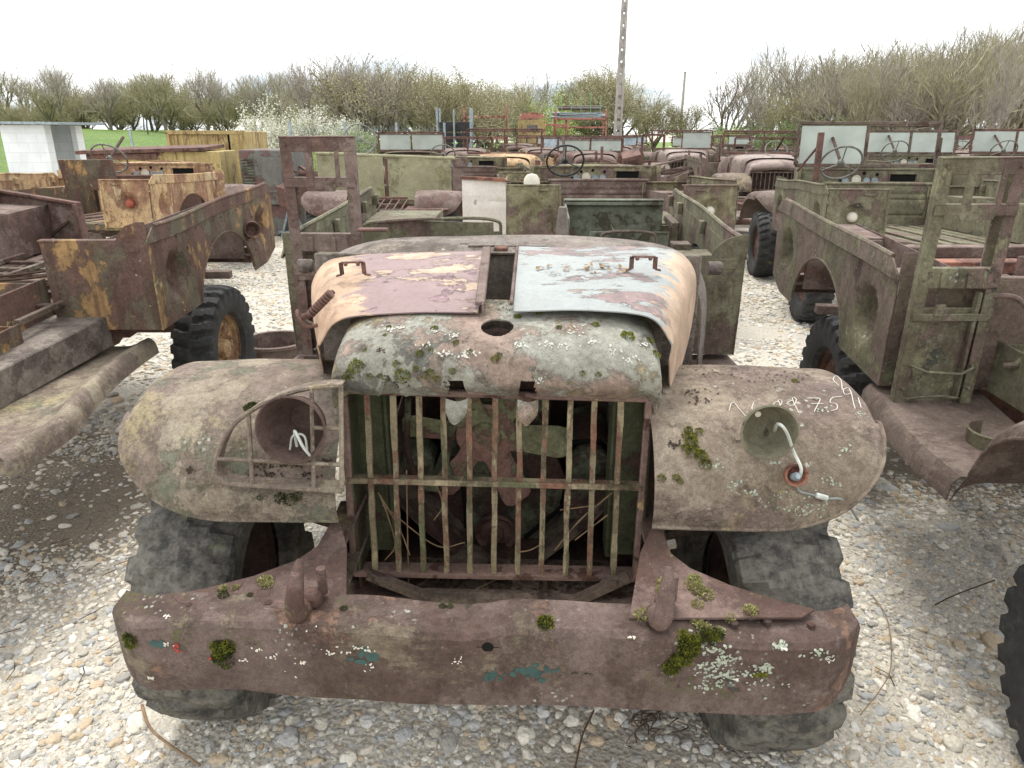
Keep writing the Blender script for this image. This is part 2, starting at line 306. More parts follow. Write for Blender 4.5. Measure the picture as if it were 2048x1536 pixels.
    def prism(s, poly, z0, z1, fn=None):
        """poly in 2-D extruded; fn maps (u,v,w)"""
        n = len(poly); fn = fn or (lambda u, v, w_: (u, v, w_))
        vs = [fn(p[0], p[1], z0) for p in poly]+[fn(p[0], p[1], z1) for p in poly]
        return s.add(vs, [tuple(range(n))[::-1], tuple(range(n, 2*n))]+[(i, (i+1) % n, (i+1) % n+n, i+n) for i in range(n)])
    def xf(s, m, n0=0):
        for i in range(n0, len(s.v)): s.v[i] = tuple(m@Vector(s.v[i]))
        return s
    def dent(s, amp, sc, seed=0):
        for i, p in enumerate(s.v):
            s.v[i] = (p[0]+dentf(p, amp, sc, seed), p[1]+dentf(p, amp, sc, seed+9), p[2]+dentf(p, amp, sc, seed+17))
        return s
    def mesh(s, name, smooth=True, ang=40):
        me = bpy.data.meshes.new(name); me.from_pydata(s.v, [], s.f); me.validate(); me.update()
        bm = bmesh.new(); bm.from_mesh(me); bmesh.ops.recalc_face_normals(bm, faces=bm.faces); 
        if smooth:
            for f in bm.faces: f.smooth = True
            for e in bm.edges:
                if len(e.link_faces) == 2 and e.calc_face_angle(0) > R(ang): e.smooth = False
        bm.to_mesh(me); bm.free(); return me
CACHE = {}
def part(name, mb, mat, parent=None, key=None, loc=None, rot=None, smooth=True, label=None, ang=40):
    """one mesh object; mb is an MB or a function that makes one (cached by key)"""
    if key and key in CACHE: me = CACHE[key]
    else:
        b = mb() if callable(mb) else mb
        me = b.mesh(name, smooth, ang); me.materials.append(mat if not isinstance(mat, str) else M[mat])
        if key: CACHE[key] = me
    o = bpy.data.objects.new(name, me); C.objects.link(o)
    if key:
        o.material_slots[0].link = 'OBJECT'; o.material_slots[0].material = mat if not isinstance(mat, str) else M[mat]
    if parent: o.parent = parent
    if loc: o.location = loc
    if rot: o.rotation_euler = rot
    if label: o['label'] = label
    return o
def tag(o, label=None, cat=None, group=None, kind=None):
    if label: o['label'] = label
    if cat: o['category'] = cat
    if group: o['group'] = group
    if kind: o['kind'] = kind
    return o
def thing(name, label, cat, loc=(0, 0, 0), rot=(0, 0, 0), group=None):
    o = bpy.data.objects.new(name, None); o.empty_display_size = .2; C.objects.link(o); o.location = loc; o.rotation_euler = rot
    return tag(o, label, cat, group)
#@@SECTION truck parts
def panel(u0, u1, nu, nv, top, bot, dim, mapf, th=.005, dent=.006, ribs=()):
    us = np.linspace(u0, u1, nu); G = np.zeros((nv, nu, 3))
    for j, u in enumerate(us):
        t, b = top(u), bot(u)
        for i in range(nv):
            v = b+(t-b)*i/(nv-1); d = 0
            for (cu, cv, r, dp) in dim:
                q = math.hypot(u-cu, v-cv)/r
                if q < 1: d += dp*min(1, (1-q*q)*1.25)
            for (cv, hw, dp) in ribs:
                if abs(v-cv) < hw: d += dp*(1-abs(v-cv)/hw)
            d += dent*noise.noise(Vector((u*2.2, v*3.1, u0*3+th)))
            G[i, j] = mapf(u, v, d)
    return MB().sheet(G, th)
BZ0, BZ1, BZR = .73, 1.20, 1.265
def arch(u, c=2.95, hw=.47, h=.33, pw=.6):
    q = abs(u-c)/hw
    return BZ0+(h*(1-q*q)**pw if q < 1 else 0)
def side_bot(u):
    b = arch(u)
    if u > 3.42: b = BZ0-.03+max(0, (u-3.72))*.3
    if u < 2.1: b = BZ0+.0
    return b
def bed_side(sx):
    def f():
        mb = panel(1.95, 3.95, 84, 16, lambda u: BZ1, side_bot, [(2.22, .97, .13, .07), (3.66, .98, .13, .07)], lambda u, v, d: (sx*(1.05-d), u, v))
        for k in range(15): mb.lathe([(0, .009), (sx*.005, .006), (sx*.006, 0)], (sx*1.05, 2.02+k*.133, 1.165), 'X', 7)
        for y in (2.40, 3.50):
            for z in (.84, .92, 1.0, 1.08): mb.lathe([(0, .008), (sx*.005, .006), (sx*.006, 0)], (sx*1.05, y, z), 'X', 7)
        ar = [(sx*1.053, 2.95+.475*math.cos(a), BZ0+.335*math.sin(a)**1.2) for a in np.linspace(.05, PI-.05, 22)]; mb.tube(ar, .008, 6)
        return mb
    return f
def rail_board(sx):
    def f():
        mb = MB(); n = 24; G = []
        for v in np.linspace(0, 1, 5):
            row = []
            for u in np.linspace(1.93, 3.97, n):
                e = min(u-1.93, 3.97-u)/.12; top = BZR if e > 1 else BZ1+(BZR-BZ1)*math.sqrt(max(0, 1-(1-e)**2))
                row.append((sx*(1.058-.0*v), u, BZ1-.012+(top-BZ1+.012)*v+.012*noise.noise(Vector((u*1.5, sx, 2)))))
            G.append(row)
        mb.sheet(G, .008); mb.tube([(sx*1.055, 2.04+i*.18, BZR+.004+.012*noise.noise(Vector(((2.04+i*.18)*1.5, sx, 2)))) for i in range(11)], .011, 6)
        for y in (2.1, 2.8, 3.5, 3.85): mb.box((sx*1.03, y, 1.19), (.03, .05, .07))
        return mb
    return f
def bed_front(sx):
  def f():
    mb = MB()
    if 1:
        p = panel(.50, 1.05, 24, 20, lambda u: BZ1+(.0 if u < .9 else 0), lambda u: BZ0+max(0, u-.86)*.38*0+(.0), [], lambda u, v, d: (sx*u, 1.95-d*1.5, v), .006, .012)
        mb.add(p.v, p.f)
        mb.box((sx*.775, 1.965, 1.203), (.56, .04, .012)); mb.box((sx*.52, 2.0, .97), (.012, .10, .46))
        # quarter-round end plate of the side rail
        P = [(0, 0), (.16, 0), (.15, .03), (.10, .075), (.04, .095), (0, .095)]
        mb.prism(P, 1.945, 1.951, lambda u, v, w_: (sx*(1.055-u), w_, 1.205+v))
        mb.box((sx*.96, 1.945, BZ1-.03), (.1, .012, .05))
    return mb
  return f
def bed_rear(sx):
  def f():
    mb = MB()
    if 1:
        p = panel(.56, 1.045, 40, 40, lambda u: 1.225, lambda u: .76+max(0, u-.95)*.0, [(.82, 1.0, .12, .055)], lambda u, v, d: (sx*u, 3.955-d, v), .005, .01)
        mb.add(p.v, p.f)
        mb.box((sx*.80, 3.93, 1.232), (.5, .07, .012)); mb.tube([(sx*.565, 3.962, .76), (sx*.562, 3.965, 1.0), (sx*.565, 3.962, 1.23)], .012, 6)
        mb.box((sx*.60, 3.965, .86), (.05, .02, .09)); mb.box((sx*.72, 3.965, 1.19), (.09, .012, .018))
    return mb
  return f
def bed_inner(sx):
  def f():
    mb = MB()
    if 1:
        p = panel(2.0, 3.93, 30, 8, lambda u: 1.12, lambda u: .80, [], lambda u, v, d: (sx*.57, u, v+d), .005, .004); mb.add(p.v, p.f)
        mb.box((sx*.80, 2.30, 1.10), (.44, .55, .02)); mb.box((sx*.80, 3.65, 1.10), (.44, .5, .02))
        mb.box((sx*.80, 2.59, .95), (.42, .012, .30)); mb.box((sx*.80, 3.38, .95), (.42, .012, .30))
    return mb
  return f
def bed_floor():
    mb = MB()
    for i in range(9):
        x = -.5+i*.125; mb.box((x, 2.97, .785+.008*math.sin(i*3)), (.085, 1.92, .02), (0, .03*math.sin(i*5), .012*math.sin(i*2.3)))
    for y in (2.1, 2.6, 3.1, 3.6, 3.9): mb.box((0, y, .755), (2.0, .06, .05))
    return mb
def bulkhead():
    p = panel(-.56, .56, 40, 26, lambda u: 1.21, lambda u: .80, [], lambda u, v, d: (u, 2.02-d, v), .005, .006, [(1.12, .02, .018), (1.06, .015, .014), (.9, .015, .012)])
    p.tube([(-.58, 2.02, 1.225), (0, 2.02, 1.23), (.58, 2.02, 1.225)], .017, 8); return p
def chassis_rails():
    mb = MB()
    for sx in (-1, 1):
        mb.box((sx*.47, 2.05, .64), (.01, 3.4, .14)); mb.box((sx*.45, 2.05, .706), (.055, 3.4, .008)); mb.box((sx*.45, 2.05, .574), (.055, 3.4, .008))
        mb.box((sx*.5, .95, .48), (.06, 1.0, .02)); mb.box((sx*.5, 3.1, .50), (.06, 1.1, .03))
    for y in (1.3, 2.0, 2.7, 3.4, 3.85): mb.box((0, y, .66), (.92, .08, .09))
    mb.box((0, .50, .42), (.9, .06, .06))
    mb.lathe([(-.72, .045), (.72, .045)], (0, .66, .34), 'X', 10); mb.lathe([(-.72, .045), (.72, .045)], (0, 3.0, .42), 'X', 10)
    mb.lathe([(-.16, .02), (-.12, .12), (0, .16), (.12, .12), (.16, .02)], (.1, 3.0, .42), 'Y', 14); mb.lathe([(-.14, .02), (-.1, .09), (0, .12), (.1, .09), (.14, .02)], (-.12, .70, .34), 'Y', 14)
    mb.tube([(0, 1.6, .6), (.08, 3.0, .45)], .03, 8)
    return mb
def running_board(sx):
    def f():
        G = [[(sx*(x+.012*math.sin(y*5)), y, z+.01*noise.noise(Vector((x*4, y*4, 0)))) for (x, z) in ((.62, .69), (.8, .695), (1.0, .70), (1.055, .695), (1.075, .67), (1.08, .61))] for y in np.linspace(1.19, 2.05, 14)]
        return MB().sheet(G, .006)
    return f
FR = [[(.43, .36, .80), (.62, .355, .80), (.80, .352, .805), (.92, .36, .84), (1.0, .385, .89), (1.06, .43, .955), (1.09, .50, 1.0)],
      [(.43, .352, .86), (.62, .348, .862), (.8, .35, .868), (.915, .365, .895), (.995, .40, .94), (1.058, .45, .985), (1.096, .53, 1.01)],
      [(.43, .385, .95), (.62, .385, .955), (.8, .388, .96), (.92, .41, .975), (1.01, .455, 1.005), (1.07, .51, 1.03), (1.102, .575, 1.02)],
      [(.43, .49, 1.04), (.62, .49, 1.045), (.8, .49, 1.045), (.95, .505, 1.05), (1.04, .53, 1.05), (1.085, .57, 1.03), (1.1, .64, .985)]]
for y_, z_ in ((.68, 1.09), (.90, 1.07), (1.06, .96), (1.14, .80), (1.2, .69)): FR.append([(.43, y_, z_-.008), (.62, y_, z_), (.8, y_, z_), (.95, y_, z_-.008), (1.05, y_, z_-.014), (1.095, y_+.01, z_-.045), (1.105, y_+.03, z_-.10)])
def fender(sx, w=1.04):
    def f():
        G = surf([[(sx*(x if x < .6 else .43+(x-.43)*(w-.43)/.67), y, z) for x, y, z in r] for r in FR], 40, 54)
        for i in range(G.shape[0]):
            for j in range(G.shape[1]): G[i, j, 2] += dentf(G[i, j], .004, 3, sx)+dentf(G[i, j], .0012, 14, sx)
        mb = MB().sheet(G, .004); edge = [tuple(p) for p in G[0, ::2]]+[tuple(p) for p in G[1:46:2, -1]]
        mb.tube(edge, .0065, 7)
        for (bx, by) in ((.50, .50), (.50, .62), (.50, .80), (.62, .72), (.78, .74), (.66, .45), (.90, .60)):
            k = np.argmin((abs(G[..., 0])-bx)**2+(G[..., 1]-by)**2); q = G.reshape(-1, 3)[k]; mb.lathe([(0, .010), (.004, .008), (.0055, 0)], q, (0, -.5, 1), 8)
        return mb
    return f
def bumper_std():
    rows = []
    for x in np.linspace(-.88, .88, 25):
        b = .10*max(0, (abs(x)-.74)/.14)**2
        rows.append([(x, .10+b*.6, .535), (x, .01+b, .53), (x, b, .55), (x, b, .70), (x, .012+b, .725), (x, .11+b*.5, .73)])
    return MB().sheet([cr(r, 14) for r in rows], .006)
def nose_std():
    G = nose_grid([(.50, 1.16, .44, 1.12), (.46, 1.21, .455, 1.12), (.48, 1.27, .465, 1.11), (.56, 1.315, .47, 1.10), (.75, 1.34, .48, 1.10), (1.0, 1.36, .53, 1.1)])
    return MB().sheet(G, .005)
def nose_grid(rows, n=45, m=34, e=4.5, crown=.02):
    out = []
    for (y, zt, w_, zb) in rows:
        r = []
        for k in range(600):
            a = PI-PI*k/599; c_, s_ = math.cos(a), math.sin(a); X = w_*math.copysign(abs(c_)**(2/e), c_)
            r.append((X, y+.05*(abs(X)/w_)**6*max(0, 1-len(out)/3), zb+(zt-zb)*abs(s_)**(2/e)-crown*(X/w_)**2))
        r = np.array(r); L = np.concatenate([[0], np.cumsum(np.linalg.norm(np.diff(r, axis=0), axis=1))]); q = np.linspace(0, L[-1], n)
        out.append(np.stack([np.interp(q, L, r[:, c]) for c in range(3)], 1))
    A = np.array(out); return np.stack([cr(A[:, i], m) for i in range(n)], 1)
def hood_std():
    G = nose_grid([(.72, 1.365, .49, 1.10), (.9, 1.385, .54, 1.10), (1.25, 1.40, .66, 1.08)], e=6)
    mb = MB().sheet(G, .005); mb.tube([(0, .74, 1.375), (0, 1.25, 1.41)], .01, 6)
    for sx in (-1, 1): mb.tube([(sx*.42, .98, 1.40), (sx*.42, .98, 1.44), (sx*.42, 1.1, 1.45), (sx*.42, 1.1, 1.41)], .007, 5)
    return mb
def cowl_std():
    G = nose_grid([(1.20, 1.385, .70, .95), (1.34, 1.405, .74, .93), (1.48, 1.395, .78, .9), (1.60, 1.35, .80, .9)], e=6)
    mb = MB().sheet(G, .006)
    mb.box((0, 1.23, 1.13), (1.34, .012, .42)); mb.box((-.08, 1.38, 1.412), (.42, .10, .012), ch=.006)
    return mb
def grille_std():
    mb = MB(); x0, x1, z0, z1, y = -.45, .45, .50, 1.12, .54
    mb.box((0, y, z1), (.93, .05, .03)); mb.box((0, y, z0), (.93, .05, .03)); mb.box((x0, y, .81), (.03, .06, .62)); mb.box((x1, y, .81), (.03, .06, .62)); mb.box((0, y+.01, .81), (.88, .03, .02))
    for i in range(11): mb.bar((-.39+i*.078, y-.01, z0), (-.39+i*.078, y-.01, z1), .018, .012)
    return mb
def radiator_std():
    mb = MB(); mb.box((0, .64, .82), (.78, .07, .58))
    for i in range(24): mb.box((0, .60, .55+i*.023), (.72, .012, .006), ch=.001)
    return mb
def dash():
    p = panel(-.76, .76, 40, 10, lambda u: 1.36, lambda u: 1.10, [], lambda u, v, d: (u, 1.60-d, v), .006, .006)
    p.box((0, 1.58, 1.375), (1.56, .08, .025)); p.box((-.4, 1.615, 1.235), (.30, .02, .012)); p.box((-.4, 1.615, 1.325), (.30, .02, .012)); p.box((-.55, 1.615, 1.28), (.012, .02, .1)); p.box((-.25, 1.615, 1.28), (.012, .02, .1))
    for sx in (-1, 1): p.box((sx*.76, 1.66, 1.20), (.04, .16, .36))
    return p
def dash_hole_shade():  # black plates painted as the shade in the dash openings and below it
    mb = MB(); mb.box((-.40, 1.608, 1.28), (.27, .006, .085), ch=.001)
    for x, z in ((.02, 1.33), (.16, 1.315), (-.12, 1.315), (.27, 1.24)): mb.lathe([(0, 0), (0, .018), (-.004, .018)], (x, 1.612, z), 'Y', 12)
    mb.box((0, 1.60, 1.07), (1.3, .02, .07), ch=.001)
    return mb
def gauge(r=.032):
    return lambda: MB().lathe([(0, r+.006), (.012, r+.006), (.014, r), (.008, r-.004), (.008, 0)], (0, 0, 0), 'Y', 18)
def wheel_rim_steer():
    mb = MB(); n = 40; r = .215
    ring = [(r*math.cos(2*PI*k/n), 0, r*math.sin(2*PI*k/n)) for k in range(n+1)]; mb.tube(ring, .012, 8, False)
    for a in (90, 210, 330): mb.tube([(.03*math.cos(R(a)), .01, .03*math.sin(R(a))), (r*math.cos(R(a)), 0, r*math.sin(R(a)))], .007, 6)
    mb.lathe([(.02, .0), (.02, .03), (0, .04), (-.02, .035), (-.03, 0)], (0, 0, 0), 'Y', 16)
    return mb
def windshield_frame(z1=.46):
    def f():
        mb = MB(); W_ = .76
        mb.box((0, 0, z1), (2*W_, .03, .035)); mb.box((0, 0, 0), (2*W_, .035, .04))
        for x in (-W_, W_): mb.box((x, 0, z1/2), (.035, .03, z1))
        mb.box((0, 0, z1/2), (.03, .02, z1)); mb.box((0, -.02, z1-.035), (2*W_-.05, .01, .02))
        for x in (-W_-.02, W_+.02): mb.tube([(x, .03, .1), (x+.01, .05, .3)], .012, 6); mb.box((x, .02, .12), (.05, .05, .05))
        return mb
    return f
def pane(w_=.70, h=.38): return lambda: MB().box((0, 0, h/2), (w_, .006, h), ch=.001)
# --- tyres: a grid round the hub with real lugs, flattened where it stands
def tyre(Rr=.43, hw=.125, lugs=26, lug=.02, flat=0.0, squash=.0, seg=8, cw=1.0):
    def f():
        na = lugs*seg
        pr = [(-.62, .235, 0), (-.86, .25, 0), (-.98, .29, 0), (-1.02, .335, 0), (-1.0, .375, .3), (-.97, .395, .9), (-.93, .412, 1), (-.8, .424, 1), (-.55, .430, 1), (-.3, .432, 1), (-.12, .433, .8), (-.04, .433, 0)]
        pr = [(x, r_, l*(cw if abs(x) < .7 else 1)) for x, r_, l in pr]
        pr = pr+[(-x, r_, l) for x, r_, l in pr[::-1]]
        G = np.zeros((len(pr), na+1, 3)); n = len(pr)
        for i, (x, r_, l) in enumerate(pr):
            for k in range(na+1):
                a = 2*PI*k/na; ph = (k/seg+(.5 if x > 0 else 0)+.35*abs(x)) % 1
                on = 1 if ph < .58 else 0; hgt = lug*l*on
                rr = (r_/.433)*Rr-lug*l+hgt+.004*noise.noise(Vector((math.cos(a)*4, math.sin(a)*4, x*2)))*l
                xx = x*hw+(.008*on*l*(1 if x > 0 else -1) if abs(x) > .9 else 0)
                y, z = rr*math.sin(a), -rr*math.cos(a)
                fl = -Rr+flat+squash
                if z < fl+.12 and squash > 0:
                    q = min(1, (fl+.12-z)/.2); xx *= 1+.35*q*q; 
                if z < fl: xx += math.copysign(.4*(fl-z), xx)*(1 if r_ > .3 else .3); z = fl-.004*math.sin(a*40)*0; 
                G[i, k] = (xx, y, z)
        return MB().grid(G)
    return f
def rim(w_=.06):
    def f():
        mb = MB(); mb.lathe([(-.07, .235), (-.075, .243), (-.06, .243), (-.055, .225), (-.0, .215), (.03, .205), (.05, .17), (.02, .12), (.03, .07), (.075, .06), (.085, .0)], (0, 0, 0), 'X', 36)
        mb.lathe([(.07, .235), (.078, .246), (.066, .25), (.06, .232), (.02, .215)], (0, 0, 0), 'X', 36)
        for k in range(5): a = 2*PI*k/5; mb.lathe([(.02, .0), (.045, .014), (.052, .012), (.055, 0)][0:4], (0, .095*math.sin(a), .095*math.cos(a)), 'X', 6)
        for k in range(6):
            a = 2*PI*(k+.5)/6; mb.lathe([(.046, .0), (.049, .022), (.040, .024)], (0, .15*math.sin(a), .15*math.cos(a)), 'X', 8)
        return mb
    return f
def wheel(parent, x, y, z, side, key='std', rb='rubber', rm='rust', steer=0, args=None, zr=0):
    """wheel > tyre, rim; side +1: outer face towards +x"""
    t = bpy.data.objects.new('wheel', None); C.objects.link(t); t.parent = parent; t.location = (x, y, z); t.rotation_euler = (zr, 0, (0 if side > 0 else PI)+steer)
    part('tyre', tyre(**(args or {})), rb, t, 'tyre_'+key, ang=28); part('rim', rim(), rm, t, 'rim'); return t
# ---------------------------------------------------------------- whole truck from parts
PAL = dict(olive=dict(body='olive', bed='olive', fender='mauve_rust', frame='chassis', inner='mauve_rust', hood='mauve_rust'),
           green=dict(body='olive_green', bed='olive_green', fender='mauve_rust', frame='chassis', inner='olive_green', hood='olive_rust'),
           rusty=dict(body='olive_rust', bed='olive_rust', fender='step_brown', frame='rust', inner='mauve_rust', hood='mauve_rust'),
           orange=dict(body='orange_body', bed='orange_body', fender='mauve_rust', frame='chassis', inner='yellow_rust', hood='orange_body'),
           yellow=dict(body='yellow_rust', bed='yellow_rust', fender='mauve_rust', frame='rust', inner='mauve_rust', hood='yellow_rust'),
           pale=dict(body='mauve_rust', bed='rusty_bed', fender='fender_brown', frame='rust', inner='rust', hood='hood_mauve'))
PAL['pale']['bed'] = 'olive_rust'; PAL['pale']['hood'] = 'hood_far'
LS = {'green tru': 1, 'green arm': 1}
TR = 'abandoned army trucks parked in rows'
def truck(label, x, y, yaw=0, pal='olive', has='', tilt=0, rear=False, ws=('--', .46), lamp='white_lamp', steer_mat='wheel_grey', cat='truck', group=TR, z=0):
    """x,y: ground point under the bumper (or under the tailgate when rear=True)"""
    p = PAL[pal]; a = R(yaw); lside = -1
    if rear:
        a += PI; x -= -math.sin(a)*4.0*1; y -= math.cos(a)*4.0
    t = thing('army_truck', label, cat, (x, y, z), (R(tilt), 0, a), group)
    H_ = set(has.split())
    tn = math.tan(R(tilt))
    part('chassis_frame', chassis_rails, p['frame'], t, 'chassis')
    def W_(sx, yy, st=0, key='std'): wheel(t, sx*.83, yy, .425-yy*tn, sx, key, 'rubber', 'rust_orange' if pal in ('yellow', 'orange') else 'rust', st, zr=yy*3+x)
    if 'wheels' in H_:
        for sx in (-1, 1): W_(sx, .56); W_(sx, 2.98)
    if 'bumper' in H_: part('bumper', bumper_std, 'bumper', t, 'bumper')
    if 'fenders' in H_:
        for sx in (-1, 1): part('fender', fender(sx), p['fender'], t, 'fender%d' % sx)
    if 'boards' in H_:
        for sx in (-1, 1): part('running_board', running_board(sx), p['fender'], t, 'rb%d' % sx)
    if 'grille' in H_: part('grille', grille_std, 'chassis' if pal != 'yellow' else 'yellow_rust', t, 'grille')
    if 'nose' in H_: part('hood_nose', nose_std, p['hood'], t, 'nose')
    if 'hood' in H_: part('hood', hood_std, p['hood'], t, 'hood')
    if 'radiator' in H_: part('radiator', radiator_std, 'rust_dark', t, 'rad')
    if 'cowl' in H_: part('cowl', cowl_std, p['body'], t, 'cowl')
    if 'dash' in H_:
        d = part('dashboard', dash, p['body'], t, 'dash'); part('dash_opening_shade', dash_hole_shade, 'black', d, 'dashholeshade')
        for gx, gz, r_, m in ((.10, 1.255, .045, 'white_lamp'), (.22, 1.245, .03, 'galv'), (-.01, 1.245, .03, 'galv'), (-.10, 1.245, .03, 'galv')): part('gauge', gauge(r_), m, d, 'gauge%g' % r_, (gx, 1.61, gz))
    if 'steer' in H_:
        s_ = part('steering_wheel', wheel_rim_steer, steer_mat, t, 'steer', (.38, 1.92, 1.44), (R(-38), 0, 0))
        part('steering_column', lambda: MB().tube([(0, 0, 0), (0, -.50, -.05)], .018, 8), 'rust_dark', s_, 'steercol')
    if 'ws' in H_:
        wf = part('windshield_frame', windshield_frame(ws[1]), 'rust' if pal != 'green' else 'chassis', t, 'wsf%g' % ws[1], (0, 1.50, 1.41 if ws[1] > .35 else 1.38), (R(2), 0, 0))
        for sx, c in ((-1, ws[0][0]), (1, ws[0][1])):
            if c != '-': part('windshield_pane', pane(.70, ws[1]-.05), {'w': 'glass_fog', 'b': 'glass_bright'}[c], wf, 'pane%g' % ws[1], (sx*.375, 0, .02))
    if 'bed' in H_:
        for sx in (-1, 1):
            part('bed_side', bed_side(sx), p['bed'], t, 'bs%d' % sx); part('side_rail', rail_board(sx), p['bed'], t, 'rb_%d' % sx)
            part('bed_front_panel', bed_front(sx), p['bed'], t, 'bf%d' % sx); part('wheel_box', bed_inner(sx), p['inner'], t, 'bi%d' % sx)
        part('bed_floor', bed_floor, p['inner'], t, 'bfl')
    if 'tail' in H_:
        for sx, m in ((-1, lamp), (1, lamp)):
            part('bed_rear_panel', bed_rear(sx), p['bed'], t, 'br%d' % sx)
            if m == '-' : continue
            if sx != LS.get(label[:9], -1): part('reflector', lambda: MB().lathe([(-.04, .06), (-.028, .055), (-.03, .04), (-.036, 0)], (0, 0, 0), 'Y', 20), p['bed'], t, 'refl', (sx*.82, 3.93, 1.0)); continue
            part('tail_lamp', lambda: MB().lathe([(-.03, .045), (.0, .042), (.012, .036), (.026, .024), (.03, 0)], (0, 0, 0), 'Y', 20), m, t, 'tl', (sx*.82, 3.93, 1.0))
    if 'bulk' in H_: part('seat_bulkhead', bulkhead, p['inner'], t, 'bulk')
    return t
#@@SECTION pixels to points (for laying out what the photograph shows at its real distance)
PT = R(19.2); FF = 1450.0
def ray(px, py):
    u, v = (px-1024)/FF, (768-py)/FF
    return Vector((u, math.cos(PT)+v*math.sin(PT), -math.sin(PT)+v*math.cos(PT)))
def at(px, py, Y=None, Z=None, X=None):
    r = ray(px, py); t = Y/r.y if Y is not None else ((Z-1.83)/r.z if Z is not None else X/r.x)
    return Vector((r.x*t, r.y*t, 1.83+r.z*t))
def minv(t): return (Matrix.Translation(t.location)@t.rotation_euler.to_matrix().to_4x4()).inverted()
def loc_at(t, px, py, y):
    """point of the ray through a pixel that lies on the local plane y of thing t"""
    m = minv(t); o = m@Vector((0, 0, 1.83)); d = m.to_3x3()@ray(px, py); return o+d*((y-o.y)/d.y)
from mathutils.bvhtree import BVHTree
def hits(objs, t):
    """ray caster onto the parts of t, in t's own coordinates"""
    V, F = [], []
    for o in objs:
        n = len(V); V += [o.location+v.co if not o.rotation_euler.x else o.matrix_basis@v.co for v in o.data.vertices]; F += [tuple(i+n for i in p.vertices) for p in o.data.polygons]
    b = BVHTree.FromPolygons(V, F); m = minv(t)
    def f(px, py):
        r = b.ray_cast(m@Vector((0, 0, 1.83)), (m.to_3x3()@ray(px, py)).normalized()); return (r[0], r[1]) if r[0] is not None else (None, None)
    return f
def tuft(mb, p, n, r, cnt=70, h=1.0):
    cnt = cnt*2.2
    p = Vector(p); n = Vector(n).normalized()
    if n.z < 0: n = -n
    n = (n+Vector((0, -.15, .5))).normalized()
    for _ in range(int(cnt)):
        a = random.random()*2*PI; q = r*math.sqrt(random.random()); t = n.orthogonal().normalized(); b = n.cross(t)
        c = p+(t*math.cos(a)+b*math.sin(a))*q+n*(r*.35*(1-(q/r)**2)); d = (n+(t*math.cos(a)+b*math.sin(a))*(.7*q/r)+Vector((random.gauss(0, .35), random.gauss(0, .35), random.gauss(0, .3)))).normalized()
        L = r*random.uniform(.22, .45)*h; w_ = r*.085; s = d.orthogonal().normalized(); s = Matrix.Rotation(random.random()*6, 3, d)@s
        mb.add([c-s*w_, c+s*w_, c+d*L*.6+s*w_*1.1, c+d*L, c+d*L*.6-s*w_*1.1], [(0, 1, 2, 3, 4)])
def moss_part(parent, hit, spots, mat, name='moss'):
    mb = MB()
    for (px, py, r) in spots:
        for _ in range(1 if r < 16 else 4):
            j = r*.5 if r >= 16 else 0
            p, n = hit(px+random.uniform(-j, j)*1.3, py+random.uniform(-j, j)*.7)
            if p is not None: tuft(mb, p, n, (r if r < 16 else r*.6)*.00145, 60)
    if mb.v: part(name, mb, mat, parent, smooth=False)
# ---------------------------------------------------------------- the rack beside the cab
def rack():
    """origin: foot of the left post, +x to the right, 1 m high"""
    mb = MB(); W_ = .31; H_ = 1.0
    for x in (.02, W_-.02): mb.box((x, 0, H_/2), (.045, .006, H_)); mb.box((x-.022 if x < .1 else x+.022, .015, H_/2), (.006, .035, H_))
    mb.box((W_/2, .0, H_-.03), (W_, .008, .06)); mb.box((W_/2, .012, H_+.0), (W_+.01, .04, .006))
    for x in (.115, .235): mb.box((x, -.004, H_-.10), (.035 if x < .2 else .02, .006, .17))
    G = [[(x, -.007+.0*i, H_-.17-.035*i-(.018*(1 if .10 < x < .22 else 0) if i else 0)) for x in np.linspace(0, W_, 28)] for i in (0, 1)]
    mb.sheet(G, .005); mb.box((W_/2, .01, H_-.168), (W_, .03, .005))
    mb.box((W_/2, 0, .555), (W_, .007, .075)); mb.box((W_/2, .015, .592), (W_, .035, .005)); mb.box((W_/2, .015, .518), (W_, .035, .005))
    for x in (.09, .19): mb.box((x, -.008, .55), (.02, .008, .06))
    mb.box((W_/2, .03, .22), (W_-.05, .006, .42)); mb.box((W_/2, -.006, .40), (W_, .006, .03)); mb.box((W_/2, 0, .02), (W_+.03, .03, .01))
    mb.box((.03, .02, .75), (.05, .02, .09)); mb.box((.10, -.01, .43), (.04, .01, .05)); mb.box((.25, .01, .25), (.015, .03, .5))
    for (x, z) in ((.02, .97), (.29, .97), (.02, .55), (.29, .55), (.02, .1), (.29, .1)): mb.lathe([(0, 0), (0, .008), (-.008, .006), (-.008, 0)], (x, -.004, z), 'Y', 8)
    return mb.dent(.004, 3)
def rack_handle(): return MB().tube([(.03, .0, .20), (.04, -.03, .20), (.08, -.045, .185), (.22, -.045, .175), (.27, -.03, .195), (.285, 0, .20)], .006, 6).tube([(.05, 0, .05), (.08, -.03, .07), (.16, -.045, .08), (.24, -.03, .065), (.26, 0, .04)], .006, 6)
def add_rack(t, loc, mat, rz=0):
    r = part('equipment_rack', rack, mat, t, 'rack', loc, (0, 0, rz)); part('handle', rack_handle, mat, r, 'rackh'); return r
